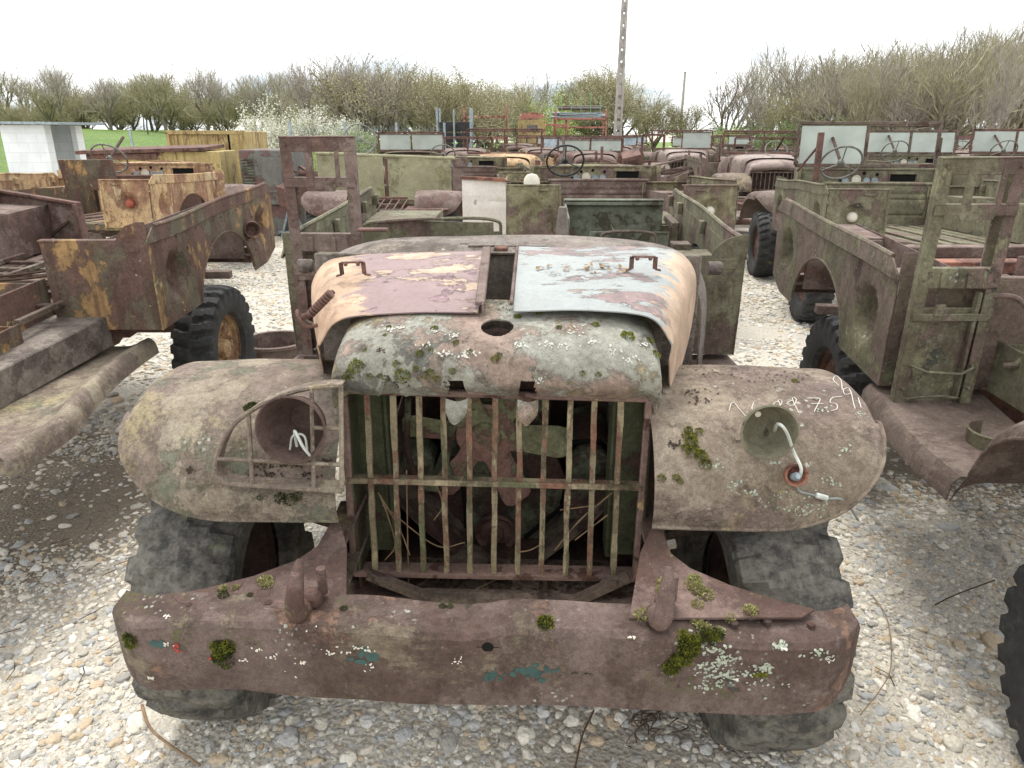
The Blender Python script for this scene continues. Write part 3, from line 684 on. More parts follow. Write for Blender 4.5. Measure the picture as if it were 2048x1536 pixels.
# ---------------------------------------------------------------- THE NEAR TRUCK
H = truck('rusty army truck filling the foreground, barred grille and loose mauve and pale blue hood halves', -.06, 1.43, -2, 'green', 'bed bulk boards', 2.8)
hp = lambda px, py, y: tuple(loc_at(H, px, py, y))
def hero_bumper():
    ft = [(-.93, .705), (-.88, .725), (-.8, .735), (-.6, .742), (-.45, .742), (-.2, .735), (-.05, .722), (0, .728), (.04, .74), (.09, .742), (.3, .738), (.6, .72), (.8, .722), (.88, .715)]
    fb = [(-.93, .57), (-.88, .545), (-.8, .537), (-.6, .545), (-.46, .53), (-.2, .522), (0, .518), (.25, .517), (.5, .512), (.7, .515), (.82, .53), (.88, .565)]
    rows = []
    for x in np.linspace(-.93, .885, 150):
        t = np.interp(x, *zip(*ft)); b = np.interp(x, *zip(*fb)); k = max(0, (abs(x+.02)-.78)/.13); q = .09*k*k; wob = .006*noise.noise(Vector((x*5, 3, 1)))
        d = wob+.010*noise.noise(Vector((x*2.3, 0, 0)))
        S_ = [(.085+q*.7, b), (.006+q+d, b), (q+d, b+.006)]+[(q+d*(1-.5*math.sin(PI*f))-.002*math.sin(PI*f), b+.006+(t-b-.013)*f) for f in (.15, .3, .5, .7, .85)]+[(q+d, t-.007), (.007+q+d, t), (.02+q+d*.7, t+.001), (.05+q*.85, t+.004+wob), (.10+q*.6, t+.007+wob*2)]
        rows.append([(x, a_, c_) for a_, c_ in S_])
    return MB().sheet(rows, .006)
bump_o = part('bumper', hero_bumper, 'bumper', H)
def bolts(pts, r=.011):
    mb = MB()
    for p in pts: mb.lathe([(0, 0), (0, r), (.009, r*.9), (.011, 0)][::-1], p, 'Z', 6)
    return mb
for q in ((-.72, .06, .742), (-.53, .07, .745), (-.36, .12, .745), (.58, .045, .735), (.66, .055, .735), (.76, .05, .732)): part('bolt', bolts([(0, 0, 0)]), 'rust_dark', bump_o, 'bolt', q)
part('bumper_plug', MB().lathe([(0, 0), (0, .016), (-.004, .014), (-.004, 0)], (.005, -.003, .70), 'Y', 12).box((.005, -.005, .70), (.055, .004, .004)), 'black', bump_o)
def horn(sx):
    P = [(.335, .045), (.39, .28), (.44, .40), (.46, .38), (.47, .28), (.51, .225), (.60, .165), (.70, .12), (.78, .09), (.74, .06)]
    mb = MB().prism(P, 
        .745, .751, lambda u, v, w_: (sx*u, v, w_+.10*max(0, v-.1)))
    mb.bar((sx*.345, .06, .69), (sx*.445, .42, .69), .01, .11); mb.bar((sx*.45, .36, .72), (sx*.47, .62, .70), .06, .012); return mb
for sx in (-1, 1):
    part('frame_horn', horn(sx), 'horn', H)
    hk = MB().tube([(sx*.42-.02, .06, .755), (sx*.42-.02, .01, .775), (sx*.42-.015, -.005, .82), (sx*.42-.01, .015, .875), (sx*.42-.005, .035, .905)], [.026, .025, .022, .017, .007], 10, smooth=14)
    hk.box((sx*.42, .07, .77), (.045, .05, .04), ch=.01).tube([(sx*.42+.02, .09, .77), (sx*.42+.02, .09, .84)], .012, 8)
    part('tow_hook', hk, 'horn', H, label='curved tow hook on the %s end of the bumper' % ('left' if sx < 0 else 'right'))
part('dark_backing', MB().box((0, 1.24, .62), (1.3, .02, .72)).box((0, .95, .36), (.9, .6, .02)), 'rust_dark', H)  # dark sheets added behind the engine bay so the grille gaps read dark
for sx in (-1, 1): part('dark_side_plate', MB().bar((sx*.455, .60, .60), (sx*.46, 1.24, .60), .01, .5), 'rust_dark', H)  # dark side plates added to close the bright gaps beside the engine
part('front_crossmember', MB().bar(hp(735, 1148, .5), hp(860, 1197, .48), .03, .03).bar(hp(860, 1197, .48), hp(1150, 1202, .48), .03, .035).bar(hp(1150, 1202, .48), hp(1258, 1152, .5), .03, .03).prism([(-.40, .50), (-.25, .47), (.25, .47), (.40, .5), (.38, .75), (-.38, .75)], .40, .406), 'chassis', H)
# grille
def hero_grille():
    mb = MB(); f = lambda x, y, d=.53: Vector(hp(x, y, d))
    tl, tr_, bl, br = f(688, 780), f(1298, 797), f(708, 1146), f(1270, 1157)
    for a, b in ((tl, tr_), (bl, br), (tl, bl), (tr_, br)):
        mb.bar(a, b, .020, .020, .004)
    dy = Vector((0, .06, 0))
    for a, b in ((tl, tr_), (bl, br), (tl, bl), (tr_, br)): mb.add([a, b, b+dy, a+dy], [(0, 1, 2, 3)])
    return mb
G_ = part('grille', hero_grille, 'grille_frame', H)
def slat_mesh(x0, y0, x1, y1):
    a, b = Vector(hp(x0, y0, .525)), Vector(hp(x1, y1, .525)); mb = MB(); n = 14; P = []
    for i in range(n+1):
        f = i/n; p = a.lerp(b, f); P.append(p+Vector((.0035*noise.noise(Vector((x0, f*4, 0))), .004*noise.noise(Vector((x0, f*4, 5))), 0)))
    for i in range(n):
        w_ = .0080*(1+.25*noise.noise(Vector((x0*.3, i*.9, 2))))
        p, q = P[i], P[i+1]
        mb.add([p+Vector((-w_, 0, 0)), p+Vector((w_, 0, 0)), q+Vector((w_, 0, 0)), q+Vector((-w_, 0, 0)), p+Vector((-w_, .012, 0)), p+Vector((w_, .012, 0)), q+Vector((w_, .012, 0)), q+Vector((-w_, .012, 0))],
               [(0, 1, 2, 3), (7, 6, 5, 4), (0, 3, 7, 4), (1, 5, 6, 2)])
    return mb
tops = [733, 785, 837, 886, 938, 990, 1040, 1091, 1142, 1190, 1242]; bots = [750, 798, 846, 893, 940, 988, 1035, 1082, 1130, 1178, 1226]
for a, b in zip(tops, bots): part('grille_bar', slat_mesh(a, 782+(a-688)*.028, b, 1148+(b-708)*.02), 'grille_bar', G_)
part('centre_shelf', MB().bar(hp(698, 957, .535), hp(1282, 972, .535), .05, .008).bar(hp(698, 960, .515), hp(1282, 975, .515), .008, .014), 'grille_bar', G_)
for sx in (-1, 1):
    part('grille_side_plate', MB().box((sx*.435, .59, .80), (.012, .12, .60)).box((sx*.39, .66, .80), (.09, .02, .60)).box((sx*.35, .70, .79), (.02, .10, .6)), 'grille_side', G_)
    part('inner_shield', MB().sheet(surf([[(sx*.36, .75, .88), (sx*.36, .95, .9), (sx*.36, 1.2, .95)], [(sx*.38, .75, .7), (sx*.38, .95, .72), (sx*.38, 1.2, .75)], [(sx*.30, .72, .58), (sx*.31, .95, .6), (sx*.31, 1.2, .6)], [(sx*.12, .70, .42), (sx*.14, .9, .42), (sx*.14, 1.2, .42)]], 8, 16), .005), 'chassis', H)
# engine seen through the grille
def engine():
    mb = MB(); mb.box((-.02, 1.15, .70), (.36, .4, .58), ch=.03); mb.prism([(-.20, .30), (.16, .30), (.22, .62), (.10, .92), (-.14, .92), (-.26, .62)], .93, .97, lambda u, v, w_: (u, w_, v))
    mb.lathe([(.86, .0), (.86, .07), (.93, .07), (.93, .0)], (0.30, 0, .70), 'Y', 24); mb.lathe([(.92, .085), (1.2, .085)], (.30, 0, .70), 'Y', 24)
    mb.box((-.32, 1.0, .60), (.14, .2, .2), ch=.03); mb.tube([(-.30, .80, .98), (-.31, .78, .80), (-.27, .80, .66), (-.2, .85, .62)], .011, 6, smooth=16); mb.tube([(-.17, .82, .88), (-.19, .82, .74), (-.18, .84, .66)], .012, 6)
    mb.box((.30, .80, .62), (.18, .02, .16), ch=.01); return mb
en = part('engine', engine, 'engine_green', H)
M['fan_paint'] = metal('fan_paint', (150, 112, 98), [((146, 148, 108), 4, .52, (1, 1, 1), .04)], grain=.35)
def fan():
    mb = MB()
    mb.lathe([(.02, .0), (.02, .10), (0, .105), (-.012, .10), (-.02, .055), (-.03, .05), (-.03, 0)], (0, 0, 0), 'Y', 24)
    for k in range(6):
        a = R(60*k-6); u = Vector((math.cos(a), 0, math.sin(a))); v = Vector((-math.sin(a), 0, math.cos(a))); G = []
        for r_, w_ in ((.05, .045), (.12, .04), (.18, .045), (.24, .05), (.268, .046), (.282, .030)): G.append([u*r_+v*w_*q+Vector((0, .020*q, 0)) for q in (-1, -.3, .4, 1)])
        mb.sheet(G, .004)
        for r_ in (.07, .095, .12): mb.lathe([(-.002, 0), (-.002, .008), (-.007, .005), (-.007, 0)], u*r_, 'Y', 8)
    return mb
part('fan', fan, 'fan_paint', en, loc=hp(972, 868, .86))
part('crank_pulley', MB().lathe([(.03, .0), (.03, .07), (.0, .078), (-.01, .072), (0, .06), (.015, .058), (.01, .03), (-.02, .026), (-.028, .018), (-.015, .012), (-.015, 0)], (0, 0, 0), 'Y', 32), 'rust', en, loc=hp(992, 1068, .88))
part('fan_belt', MB().tube([Vector(hp(935, 1075, .9)), Vector(hp(925, 960, .9)), Vector(hp(960, 900, .9)), Vector(hp(1200, 880, .9)), Vector(hp(1225, 930, .9)), Vector(hp(1050, 1075, .9))], .008, 6), 'black', en)
# nose of the hood
NG = nose_grid([(.49, 1.125, .425, 1.105), (.452, 1.17, .440, 1.10), (.462, 1.235, .448, 1.10), (.52, 1.285, .452, 1.095), (.62, 1.31, .458, 1.09), (.74, 1.325, .468, 1.08)], 131, 76, 6, .010)
for i in range(NG.shape[0]):
    for j in range(NG.shape[1]):
        p = NG[i, j]; d = dentf(p, .010, 3.2, 3)+dentf(p, .004, 9, 1)
        dx = abs(p[0]+.285); r_ = math.exp(-((dx-(1.20-p[2])*.45)/.010)**2) if 1.10 < p[2] < 1.21 and p[1] < .5 else 0
        ins = 1 if (dx < (1.20-p[2])*.45 and p[2] < 1.205 and p[1] < .5) else 0
        NG[i, j] = (p[0], p[1]-.010*r_+.014*ins, p[2]+d*.8)
hx, hy = loc_at(H, 995, 641, .58).x, .565
TE = [(hp(912, 760, .46)[0], .030), (hp(1056, 770, .46)[0], .028)]
def nose_keep(i, j, c):
    if math.hypot(c[0]-hx, c[1]-hy) < .044 and c[2] > 1.2: return False
    for tx, tw in TE:
        if abs(c[0]-tx) < tw*(1.0-(c[2]-1.12)*7) and 1.118 < c[2] < 1.185 and c[1] < .5: return False
    return True
def nose_snap(p):
    d = math.hypot(p[0]-hx, p[1]-hy)
    if d < .06 and p[2] > 1.2: return np.array([hx+(p[0]-hx)/d*.045, hy+(p[1]-hy)/d*.045, p[2]])
nose = part('hood_nose', MB().sheet(NG, .005, nose_keep, nose_snap), 'nose', H)
part('filler_neck', MB().lathe([(-.10, .040), (-.012, .043), (-.012, .048)], (hx, hy, 1.29), 'Z', 24), 'rust_dark', nose)
for tx, tw in TE:
    part('torn_tab', MB().sheet(surf([[(tx-tw, .462, 1.125), (tx, .458, 1.118), (tx+tw, .462, 1.125)], [(tx-tw*.9, .44, 1.10), (tx, .43, 1.095), (tx+tw*.95, .44, 1.10)], [(tx-tw*.6, .44, 1.072), (tx-.004, .435, 1.062), (tx+tw*.6, .445, 1.08)]], 7, 7), .003), 'nose', nose)
    part('tear_shade_plate', MB().box((tx, .56, 1.14), (.10, .01, .10)), 'rust_dark', nose)  # dark plate added behind the tear to stand in for its shade
# loose hood halves
def half_hood(sx, rows, n=44, m=46, amp=.006, seed=1):
    out = []
    for (y, zt, w_, zb, x0) in rows:
        out.append([(sx*x0, y, zt), (sx*(x0+w_-.12)*.5, y, zt+.002), (sx*(w_-.12), y, zt-.004), (sx*(w_-.045), y, zt-.026), (sx*w_, y, zt-.085), (sx*(w_+.008), y, (zt+zb)/2-.03), (sx*(w_+.004), y, zb)])
    G = surf(out, n, m)
    for i in range(m):
        for j in range(n): G[i, j, 2] += dentf(G[i, j], amp, 4, seed); G[i, j, 0] += dentf(G[i, j], amp, 3, seed+5)
    return MB().sheet(G, .004)
hr = part('hood_half', half_hood(1, [(.60, 1.335, .488, 1.19, .045), (.67, 1.35, .51, 1.08, .045), (.8, 1.368, .55, 1.04, .045), (1.0, 1.386, .61, 1.07, .045), (1.2, 1.392, .665, 1.12, .045)]), 'hood_pale', H, label='pale blue grey hood half with mauve patches and tan side')
part('hinge_edge', MB().tube([(.04, .59, 1.356), (.04, .9, 1.386), (.04, 1.2, 1.398)], .005, 6), 'mauve_rust', hr)
def hood_handle(x, y, z, a=0):
    mb = MB(); c, s_ = math.cos(a), math.sin(a); P = [(-.055, 0, 0), (-.036, 0, .004), (-.036, 0, .042), (.036, 0, .042), (.036, 0, .004), (.055, 0, 0)]
    P = [Vector((x+p[0]*c-p[1]*s_, y+p[0]*s_+p[1]*c, z+p[2])) for p in P]
    for i in range(5): mb.bar(P[i], P[i+1], .014, .005)
    for q in (-.02, .02): mb.lathe([(0, 0), (0, .007), (-.007, .004), (-.007, 0)], (x+q, y-.004, z+.037), 'Y', 8)
    return mb
part('handle', hood_handle(hp(1284, 568, .88)[0], .88, 1.385), 'rust', hr)
hl = part('hood_half', half_hood(-1, [(.58, 1.332, .485, 1.22, .02), (.65, 1.345, .505, 1.14, .02), (.78, 1.368, .555, 1.10, .03), (.95, 1.390, .62, 1.14, .045), (1.10, 1.402, .67, 1.20, .05)], seed=4), 'hood_mauve', H, label='mauve hood half with peach patches, lying askew')
hl.rotation_euler = (R(-.6), R(-2.4), R(-2.0)); hl.location = (.0, .03, -.006)
part('hinge_edge', MB().bar((-.012, .57, 1.362), (-.045, 1.10, 1.418), .028, .012).bar((-.004, .565, 1.35), (-.035, 1.10, 1.41), .006, .03), 'mauve_rust', hl)
part('handle', hood_handle(hp(731, 560, .86)[0]-.02, .84, 1.392), 'rust', hl)
lt = MB().tube([hp(604, 622, .70), hp(622, 618, .66), hp(650, 598, .62), hp(676, 572, .66)], [.008, .011, .012, .008], 8, smooth=20)
for k in range(9): a = Vector(hp(630+k*5.2, 615-k*4.8, .62)); lt.lathe([(-.003, .0), (-.003, .014), (.003, .014), (.003, 0)], a, (.7, 0, .6), 10)
lt.tube([hp(604, 622, .7), hp(597, 608, .7), hp(600, 622, .68), hp(618, 642, .66), hp(640, 640, .66)], .006, 6, smooth=14)
part('hood_latch', lt, 'rust', hl)
# cowl
CG = nose_grid([(1.20, 1.37, .72, .95), (1.30, 1.388, .75, .93), (1.45, 1.385, .785, .9), (1.60, 1.345, .81, .88), (1.70, 1.26, .82, .88)], 81, 40, 5, .02)
cw = MB().sheet(CG, .006).dent(.006, 3); cw.box((.0, 1.225, 1.15), (1.38, .012, .42))
cowl = part('cowl', cw, 'cowl', H)
VG = [[(x, y, 1.380+.05*(y-1.25)-.02*((x)/.75)**2+.006) for x in np.linspace(-.17, .17, 12)] for y in np.linspace(1.25, 1.40, 6)]
part('vent_flap', MB().sheet(VG, .005, lambda i, j, c: not (i in (0, 4) and j in (0, 10))), 'cowl', cowl)
for sx in (-1, 1): part('hinge_stub', MB().lathe([(0, 0), (0, .026), (.045, .026), (.055, .02), (.055, 0)], (sx*.76 if sx > 0 else -.815, 1.42, 1.27), 'X', 16), 'cowl', cowl)
for c_, d_ in (((-.55, 1.56, 1.385), (.12, .04, .012)), ((-.02, 1.235, 1.37), (.05, .04, .03)), ((.12, 1.235, 1.36), (.16, .03, .02))): part('bracket', MB().box(c_, d_), 'rust', cowl)
# fenders and lamps
fl = part('fender', fender(-1, 1.085), 'fender_tan', H, label='tan fender with a barred lamp guard')
fr = part('fender', fender(1, 1.085), 'fender_brown', H, label='brown fender with chalked digits and an empty lamp bucket')
for f_, sx, st in ((fl, -1, .03), (fr, 1, .05)):
    wheel(H, -.92 if sx < 0 else .81, .66 if sx < 0 else .60, .36, sx, 'hero', 'rubber_worn', 'rust_dark', st, dict(Rr=.43, hw=.148, lugs=20, lug=.030, squash=.055, cw=.5), 1.0*sx)
    wheel(H, sx*.83, 2.98, .425-.147, sx, 'std', 'rubber', 'rust', 0)
def bucket(c, r, d=.11, ax=(0, -1, .12)):
    mb = MB(); q = Vector(ax).normalized()
    mb.lathe([(-d, .0), (-d*.9, r*.45), (-d*.45, r*.85), (0, r), (.012, r+.006), (.014, r+.001), (0.0, r-.006), (-d*.45, r*.80), (-d*.85, r*.40), (-d*.92, 0)], c, tuple(q), 40)
    return mb
lc = Vector(hp(584, 858, .35)); rc = Vector(hp(1537, 862, .37))
b1 = part('lamp_bucket', bucket(lc, .088, .12), 'bucket_red', fl); b2 = part('lamp_bucket', bucket(rc, .069, .08), 'lamp_green', fr)
part('wiring', MB().tube([lc+Vector((.0, .02, -.06)), lc+Vector((.01, -.01, .0)), lc+Vector((.03, -.02, -.04)), lc+Vector((.045, -.01, -.075))], .004, 6, smooth=14).tube([lc+Vector((-.02, .02, -.07)), lc+Vector((.0, .0, -.02)), lc+Vector((.03, 0, -.02)), lc+Vector((.03, .01, -.08))], .003, 6, smooth=14), 'wire_white', b1)
part('wiring', MB().tube([hp(1549, 862, .42), hp(1556, 848, .36), hp(1572, 862, .345), hp(1588, 905, .36), hp(1602, 935, .335), hp(1600, 952, .335)], .0045, 6, smooth=24), 'wire_white', b2)
part('bulb_hole', MB().lathe([(0, 0), (0, .008), (-.003, .008), (-.003, 0)], rc+Vector((-.02, .04, .03)), 'Y', 12), 'white_lamp', b2)
mk = Vector(hp(473, 925, .43)); part('marker_lamp', MB().lathe([(-.06, .03), (0, .040), (.02, .038), (.045, .026), (.05, 0)], mk, (0, -1, .15), 22).box((mk.x, mk.y-.045, mk.z-.01), (.045, .012, .02)), 'lamp_green', fl)
part('lamp_ring', MB().lathe([(0, .024), (.004, .042), (-.004, .044), (-.006, .026), (0, .024)], Vector(hp(585, 945, .43)), (0, -.5, .85), 24), 'rust_orange', fl)
c2 = Vector(hp(1592, 950, .345)); part('side_lamp_socket', MB().lathe([(-.03, 0), (-.03, .02), (-.01, .030), (.006, .030), (.004, .024), (-.018, .016), (-.018, 0)], c2, (0, -1, .3), 22), 'rust_orange', fr)
part('bulb_holder', MB().lathe([(-.02, .010), (.012, .011), (.02, .006), (.02, 0)], c2+Vector((-.004, -.008, .0)), (0, -1, .6), 12), 'galv', fr)
hf = hits([fr], H)
def laid(px, lift=.006): 
    out = []
    for x, y in px:
        p, n = hf(x, y)
        if p is not None: out.append(p+Vector((0, -lift*.5, lift)))
    return out
part('loose_wire', MB().tube(laid([(1590, 968), (1597, 985), (1625, 993), (1650, 1000), (1680, 1001)])+[Vector(hp(1700, 1015, .42)), Vector(hp(1716, 1040, .5))], .0035, 6, smooth=26), 'wire_grey', fr)
part('wire_joint', MB().tube(laid([(1630, 994), (1652, 1000)], .008), .008, 8), 'wire_white', fr)
def gp(x, y): 
    k = (985-y)/215.; return Vector(hp(x, y, .315+.10*k))
gd = MB(); GP = [(682, 772), (640, 774), (590, 783), (530, 806), (480, 838), (450, 872), (433, 912), (430, 938), (440, 958), (462, 968), (560, 975), (684, 983)]
P3 = [gp(*p) for p in GP]; S3 = cr(P3, 60); gd.sheet([[tuple(p), (p[0], p[1]+.05, p[2])] for p in S3], .005); gd.tube(S3, .0065, 6)
gd.tube([gp(682, 772), gp(684, 983)], .007, 6)
for a, b in (((497, 828), (505, 972)), ((623, 777), (628, 980)), ((430, 917), (684, 930)), ((626, 855), (683, 858))): gd.tube([gp(*a), gp(*b)], .006, 6)
part('lamp_guard', gd, 'fender_tan', fl)
# chalk digits on the right fender
ST = [[(1458, 822), (1462, 808), (1468, 806), (1478, 818), (1491, 833)], [(1516, 826), (1504, 818), (1507, 806)], [(1556, 803), (1546, 808), (1550, 816), (1560, 812), (1564, 802), (1556, 800), (1562, 818), (1556, 826)], [(1585, 801), (1574, 806), (1580, 813), (1590, 808), (1592, 798), (1584, 796), (1590, 812), (1598, 826)],
      [(1614, 797), (1634, 797), (1640, 800), (1634, 812), (1628, 824)], [(1622, 808), (1646, 808)], [(1682, 794), (1664, 796), (1660, 806), (1672, 808), (1674, 818), (1662, 822)], [(1703, 786), (1690, 790), (1686, 780), (1696, 776), (1702, 786), (1706, 804), (1710, 818)], [(1678, 772), (1666, 760), (1672, 752), (1682, 762), (1684, 780)], [(1716, 796), (1722, 816)]]
ch = MB()
for s_ in ST:
    q = [(p[0], p[1]) for p in cr([(a, b, 0) for a, b in s_], 12)]
    P = laid(q, .0015)
    if len(P) > 2: ch.tube(P, .0014, 4)
part('chalk_marks', ch, 'chalk', fr)
add_rack(H, (-.985, 1.86, .72), 'mauve_rust')
part('seat_back', MB().sheet([[(x, 2.45+.02*math.sin(x*9), z) for x in np.linspace(-.80, -.08, 20)] for z in np.linspace(.85, 1.27, 10)], .012, lambda i, j, c: not (i > 7 and j in (0, 18))).tube(cr([(-.80, 2.45, .9), (-.80, 2.45, 1.2), (-.76, 2.45, 1.26), (-.4, 2.45, 1.285), (-.12, 2.45, 1.28), (-.08, 2.45, 1.2), (-.08, 2.45, .9)], 40), .009, 6), 'olive_green', H)
part('seat_box', MB().box((.62, 2.75, 1.02), (.44, .012, .30)).box((.58, 3.3, 1.10), (.62, .012, .34)).box((.58, 3.28, 1.27), (.62, .05, .012)).box((.58, 3.26, 1.25), (.6, .012, .02)).box((.28, 3.0, 1.08), (.012, .6, .34)), 'green_paint', H)
part('seat_hoop', MB().tube([(.45, 2.62, 1.0), (.45, 2.62, 1.15), (.50, 2.62, 1.19), (.70, 2.62, 1.19), (.75, 2.62, 1.15), (.75, 2.62, 1.0)], .008, 6, smooth=26), 'chassis', H)
for c_, d_ in (((.88, 2.6, 1.08), (.10, .1, .12)), ((.93, 3.2, 1.15), (.05, .3, .04))): part('side_bracket', MB().box(c_, d_), 'chassis', H)
part('mirror_arm', MB().tube([(.22, 1.95, 1.05), (.22, 1.95, 1.33), (.22, 1.95, 1.42)], [.035, .03, .018], 10), 'cowl', H)
# things growing and lying on it
hn = hits([nose], H); hb = hits([bump_o], H); hfl = hits([fl], H); hg = hits([G_], H)
moss_part(nose, hn, [(713, 733, 14), (700, 745, 8), (692, 755, 7), (740, 752, 6), (793, 728, 7), (806, 750, 14), (812, 764, 10), (860, 748, 11), (845, 760, 7), (832, 738, 6), (762, 752, 6), (775, 762, 6), (706, 760, 7), (875, 757, 7), (905, 742, 7), (1256, 673, 13), (1300, 682, 8), (1312, 710, 9), (1118, 655, 6), (1191, 650, 8), (869, 657, 7), (912, 686, 6), (840, 708, 8), (853, 690, 5), (862, 700, 5), (940, 703, 5), (1035, 634, 8), (990, 720, 8), (998, 712, 7), (1165, 747, 6), (1197, 749, 6), (1140, 770, 5), (1078, 628, 6), (770, 670, 4), (778, 654, 5), (730, 700, 4), (1286, 640, 5), (1228, 784, 5), (1268, 783, 6)], 'moss')
moss_part(fr, hf, [(1375, 872, 10), (1382, 885, 12), (1372, 898, 10), (1388, 905, 14), (1402, 912, 12), (1410, 928, 12), (1376, 860, 8), (1398, 862, 7), (1385, 872, 9), (1323, 957, 8), (1352, 955, 7), (1360, 962, 6), (1590, 763, 8)], 'moss')
moss_part(fl, hfl, [(502, 815, 13), (507, 812, 10), (562, 995, 12), (580, 998, 13), (595, 992, 10), (520, 995, 6), (545, 830, 5)], 'moss_dark')
moss_part(G_, hg, [(921, 951, 9), (905, 955, 6), (1148, 961, 9), (955, 958, 6), (1000, 962, 7), (1040, 962, 7), (1060, 965, 6), (1100, 968, 6), (975, 963, 6), (1090, 960, 5)], 'moss_dark')
moss_part(bump_o, hb, [(441, 1290, 16), (450, 1300, 16), (437, 1310, 16), (455, 1320, 14), (262, 1278, 14), (1378, 1282, 16), (1372, 1300, 17), (1355, 1320, 16), (1340, 1335, 12), (1385, 1296, 12), (1412, 1272, 14), (1432, 1270, 12), (1420, 1282, 10), (1091, 1245, 12), (1088, 1252, 10), (447, 1190, 9), (1175, 1352, 8), (1150, 1350, 7), (500, 1190, 5), (688, 1217, 6), (885, 1213, 6), (900, 1213, 6)], 'moss_dark')
moss_part(bump_o, hb, [(1380, 1278, 18), (1375, 1298, 20), (1358, 1318, 20), (1340, 1332, 16), (1420, 1272, 17), (1525, 1355, 16), (445, 1295, 20), (262, 1280, 14), (1092, 1247, 14)], 'moss')
hh_ = hits([o for o in H.children if o.name.startswith('frame_horn') or o.name.startswith('bumper')], H)
moss_part(H, hh_, [(1330, 1170, 14), (1325, 1182, 12), (1385, 1170, 14), (1395, 1180, 14), (1410, 1190, 14), (1390, 1160, 12), (1345, 1155, 9), (1395, 1210, 10), (1500, 1222, 12), (1285, 1232, 14), (1398, 1250, 12), (1410, 1258, 12), (1460, 1236, 8), (530, 1162, 12), (535, 1170, 10), (445, 1178, 8), (470, 1176, 7), (1440, 1262, 8)], 'moss_pale', 'pale_moss')
def flakes(spots, hit, r, cnt, amp=1.0):
    mb = MB()
    for (px, py, s_) in spots:
        for _ in range(cnt):
            p, n = hit(px+random.gauss(0, s_), py+random.gauss(0, s_*.45))
            if p is None: continue
            q = r*random.uniform(.4, 1); t = n.orthogonal().normalized(); t = Matrix.Rotation(random.random()*6, 3, n)@t; b = n.cross(t); k = 6; tilt = random.uniform(-.4, .4)*amp
            mb.add([p+n*(.003*amp+abs(tilt)*q*math.cos(2*PI*i/k)*.6+.001)+(t*math.cos(2*PI*i/k)+b*math.sin(2*PI*i/k)*.7)*q*random.uniform(.7, 1.2) for i in range(k)], [tuple(range(k))])
    return mb
ho_all = hits([hr, hl, cowl], H)
tag(part('leaf_litter', flakes([(1090, 542, 12), (1140, 536, 12), (1180, 540, 10), (1212, 535, 12), (1245, 545, 8), (1172, 538, 20)], hits([hr], H), .013, 5, 2.2), 'leaf_dry', None, smooth=False), 'dry tan leaves strung across the pale blue hood half', 'leaf litter', kind='stuff').matrix_world = minv(H).inverted()
part('lichen', flakes([(775, 516, 9), (795, 514, 6), (785, 520, 8)], hits([cowl], H), .008, 14, .4), 'glass_fog', cowl, smooth=False)
M['teal'] = plain('teal_paint', (58, 84, 80), .7); M['red_fleck'] = plain('red_fleck', (176, 70, 62), .7); M['lichen_pale'] = plain('pale_lichen', (170, 176, 158), .95, sc=150, var=.3); M['lichen_white'] = plain('white_lichen', (204, 202, 190), .95, sc=150, var=.25); M['dirt'] = plain('dark_dirt', (70, 58, 48), .95, sc=120, var=.5)
part('lichen_crust', flakes([(1420, 1330, 16), (1435, 1300, 12), (1415, 1370, 16), (1455, 1350, 18), (1450, 1320, 14), (1430, 1350, 22), (1530, 1335, 10), (1560, 1290, 8), (1640, 1310, 14), (1500, 1360, 40)], hb, .0055, 30, .25), 'lichen_pale', bump_o, smooth=False)
part('white_fleck', flakes([(304, 1356, 3), (302, 1354, 3), (334, 1287, 6), (490, 1320, 8), (520, 1300, 5), (545, 1312, 6), (605, 1325, 5), (690, 1305, 6), (720, 1295, 9), (738, 1300, 5), (662, 1305, 6), (1262, 1275, 4), (1470, 1358, 3), (1570, 1298, 3), (335, 1235, 6), (610, 1290, 60), (1660, 1320, 5), (745, 1335, 8), (925, 1320, 14)], hb, .0042, 8, .3), 'white_lamp', bump_o, smooth=False)
part('red_fleck', flakes([(350, 1290, 5), (358, 1300, 5), (422, 1316, 3)], hb, .005, 7, .3), 'red_fleck', bump_o, smooth=False)
part('teal_patch', flakes([(1050, 1345, 14), (1075, 1347, 16), (985, 1350, 10), (730, 1312, 16), (318, 1288, 6)], hb, .012, 16, .1), 'teal', bump_o, smooth=False)
part('lichen_crust', flakes([(893, 708, 7), (940, 706, 9), (930, 712, 8), (850, 690, 7), (1095, 688, 6), (1185, 684, 7), (905, 672, 5), (870, 662, 5), (800, 655, 5), (1260, 720, 9), (1225, 700, 9), (1080, 760, 6), (780, 660, 8), (1150, 660, 10), (1040, 690, 7), (1290, 690, 6), (1015, 652, 6), (1130, 690, 10)], hn, .0048, 14, .25), 'lichen_white', nose, smooth=False)
part('lichen_crust', flakes([(1500, 985, 22), (1560, 1000, 22), (1620, 1005, 18), (1470, 970, 14), (1660, 960, 12), (1690, 900, 10), (1640, 1015, 20), (1550, 925, 6), (1720, 830, 8), (1600, 1020, 16), (1650, 820, 10), (1425, 930, 12)], hf, .0050, 15, .2), 'lichen_pale', fr, smooth=False)
part('dirt', flakes([(1400, 800, 12), (1380, 785, 12), (1450, 745, 18), (1560, 755, 16), (1600, 750, 12), (1400, 740, 16), (1350, 890, 8), (1520, 740, 30)], hf, .0055, 22, .5), 'dirt', fr, smooth=False)
part('dirt', flakes([(520, 930, 10), (550, 930, 12), (540, 950, 10), (620, 950, 12), (650, 925, 8), (590, 925, 10), (505, 955, 7), (380, 940, 5)], hfl, .0055, 26, .6), 'dirt', fl, smooth=False)
part('dirt', flakes([(1000, 606, 14), (760, 700, 5), (800, 770, 12), (900, 770, 10), (1010, 620, 10)], hn, .004, 14, .5), 'dirt', nose, smooth=False)
ll = MB()
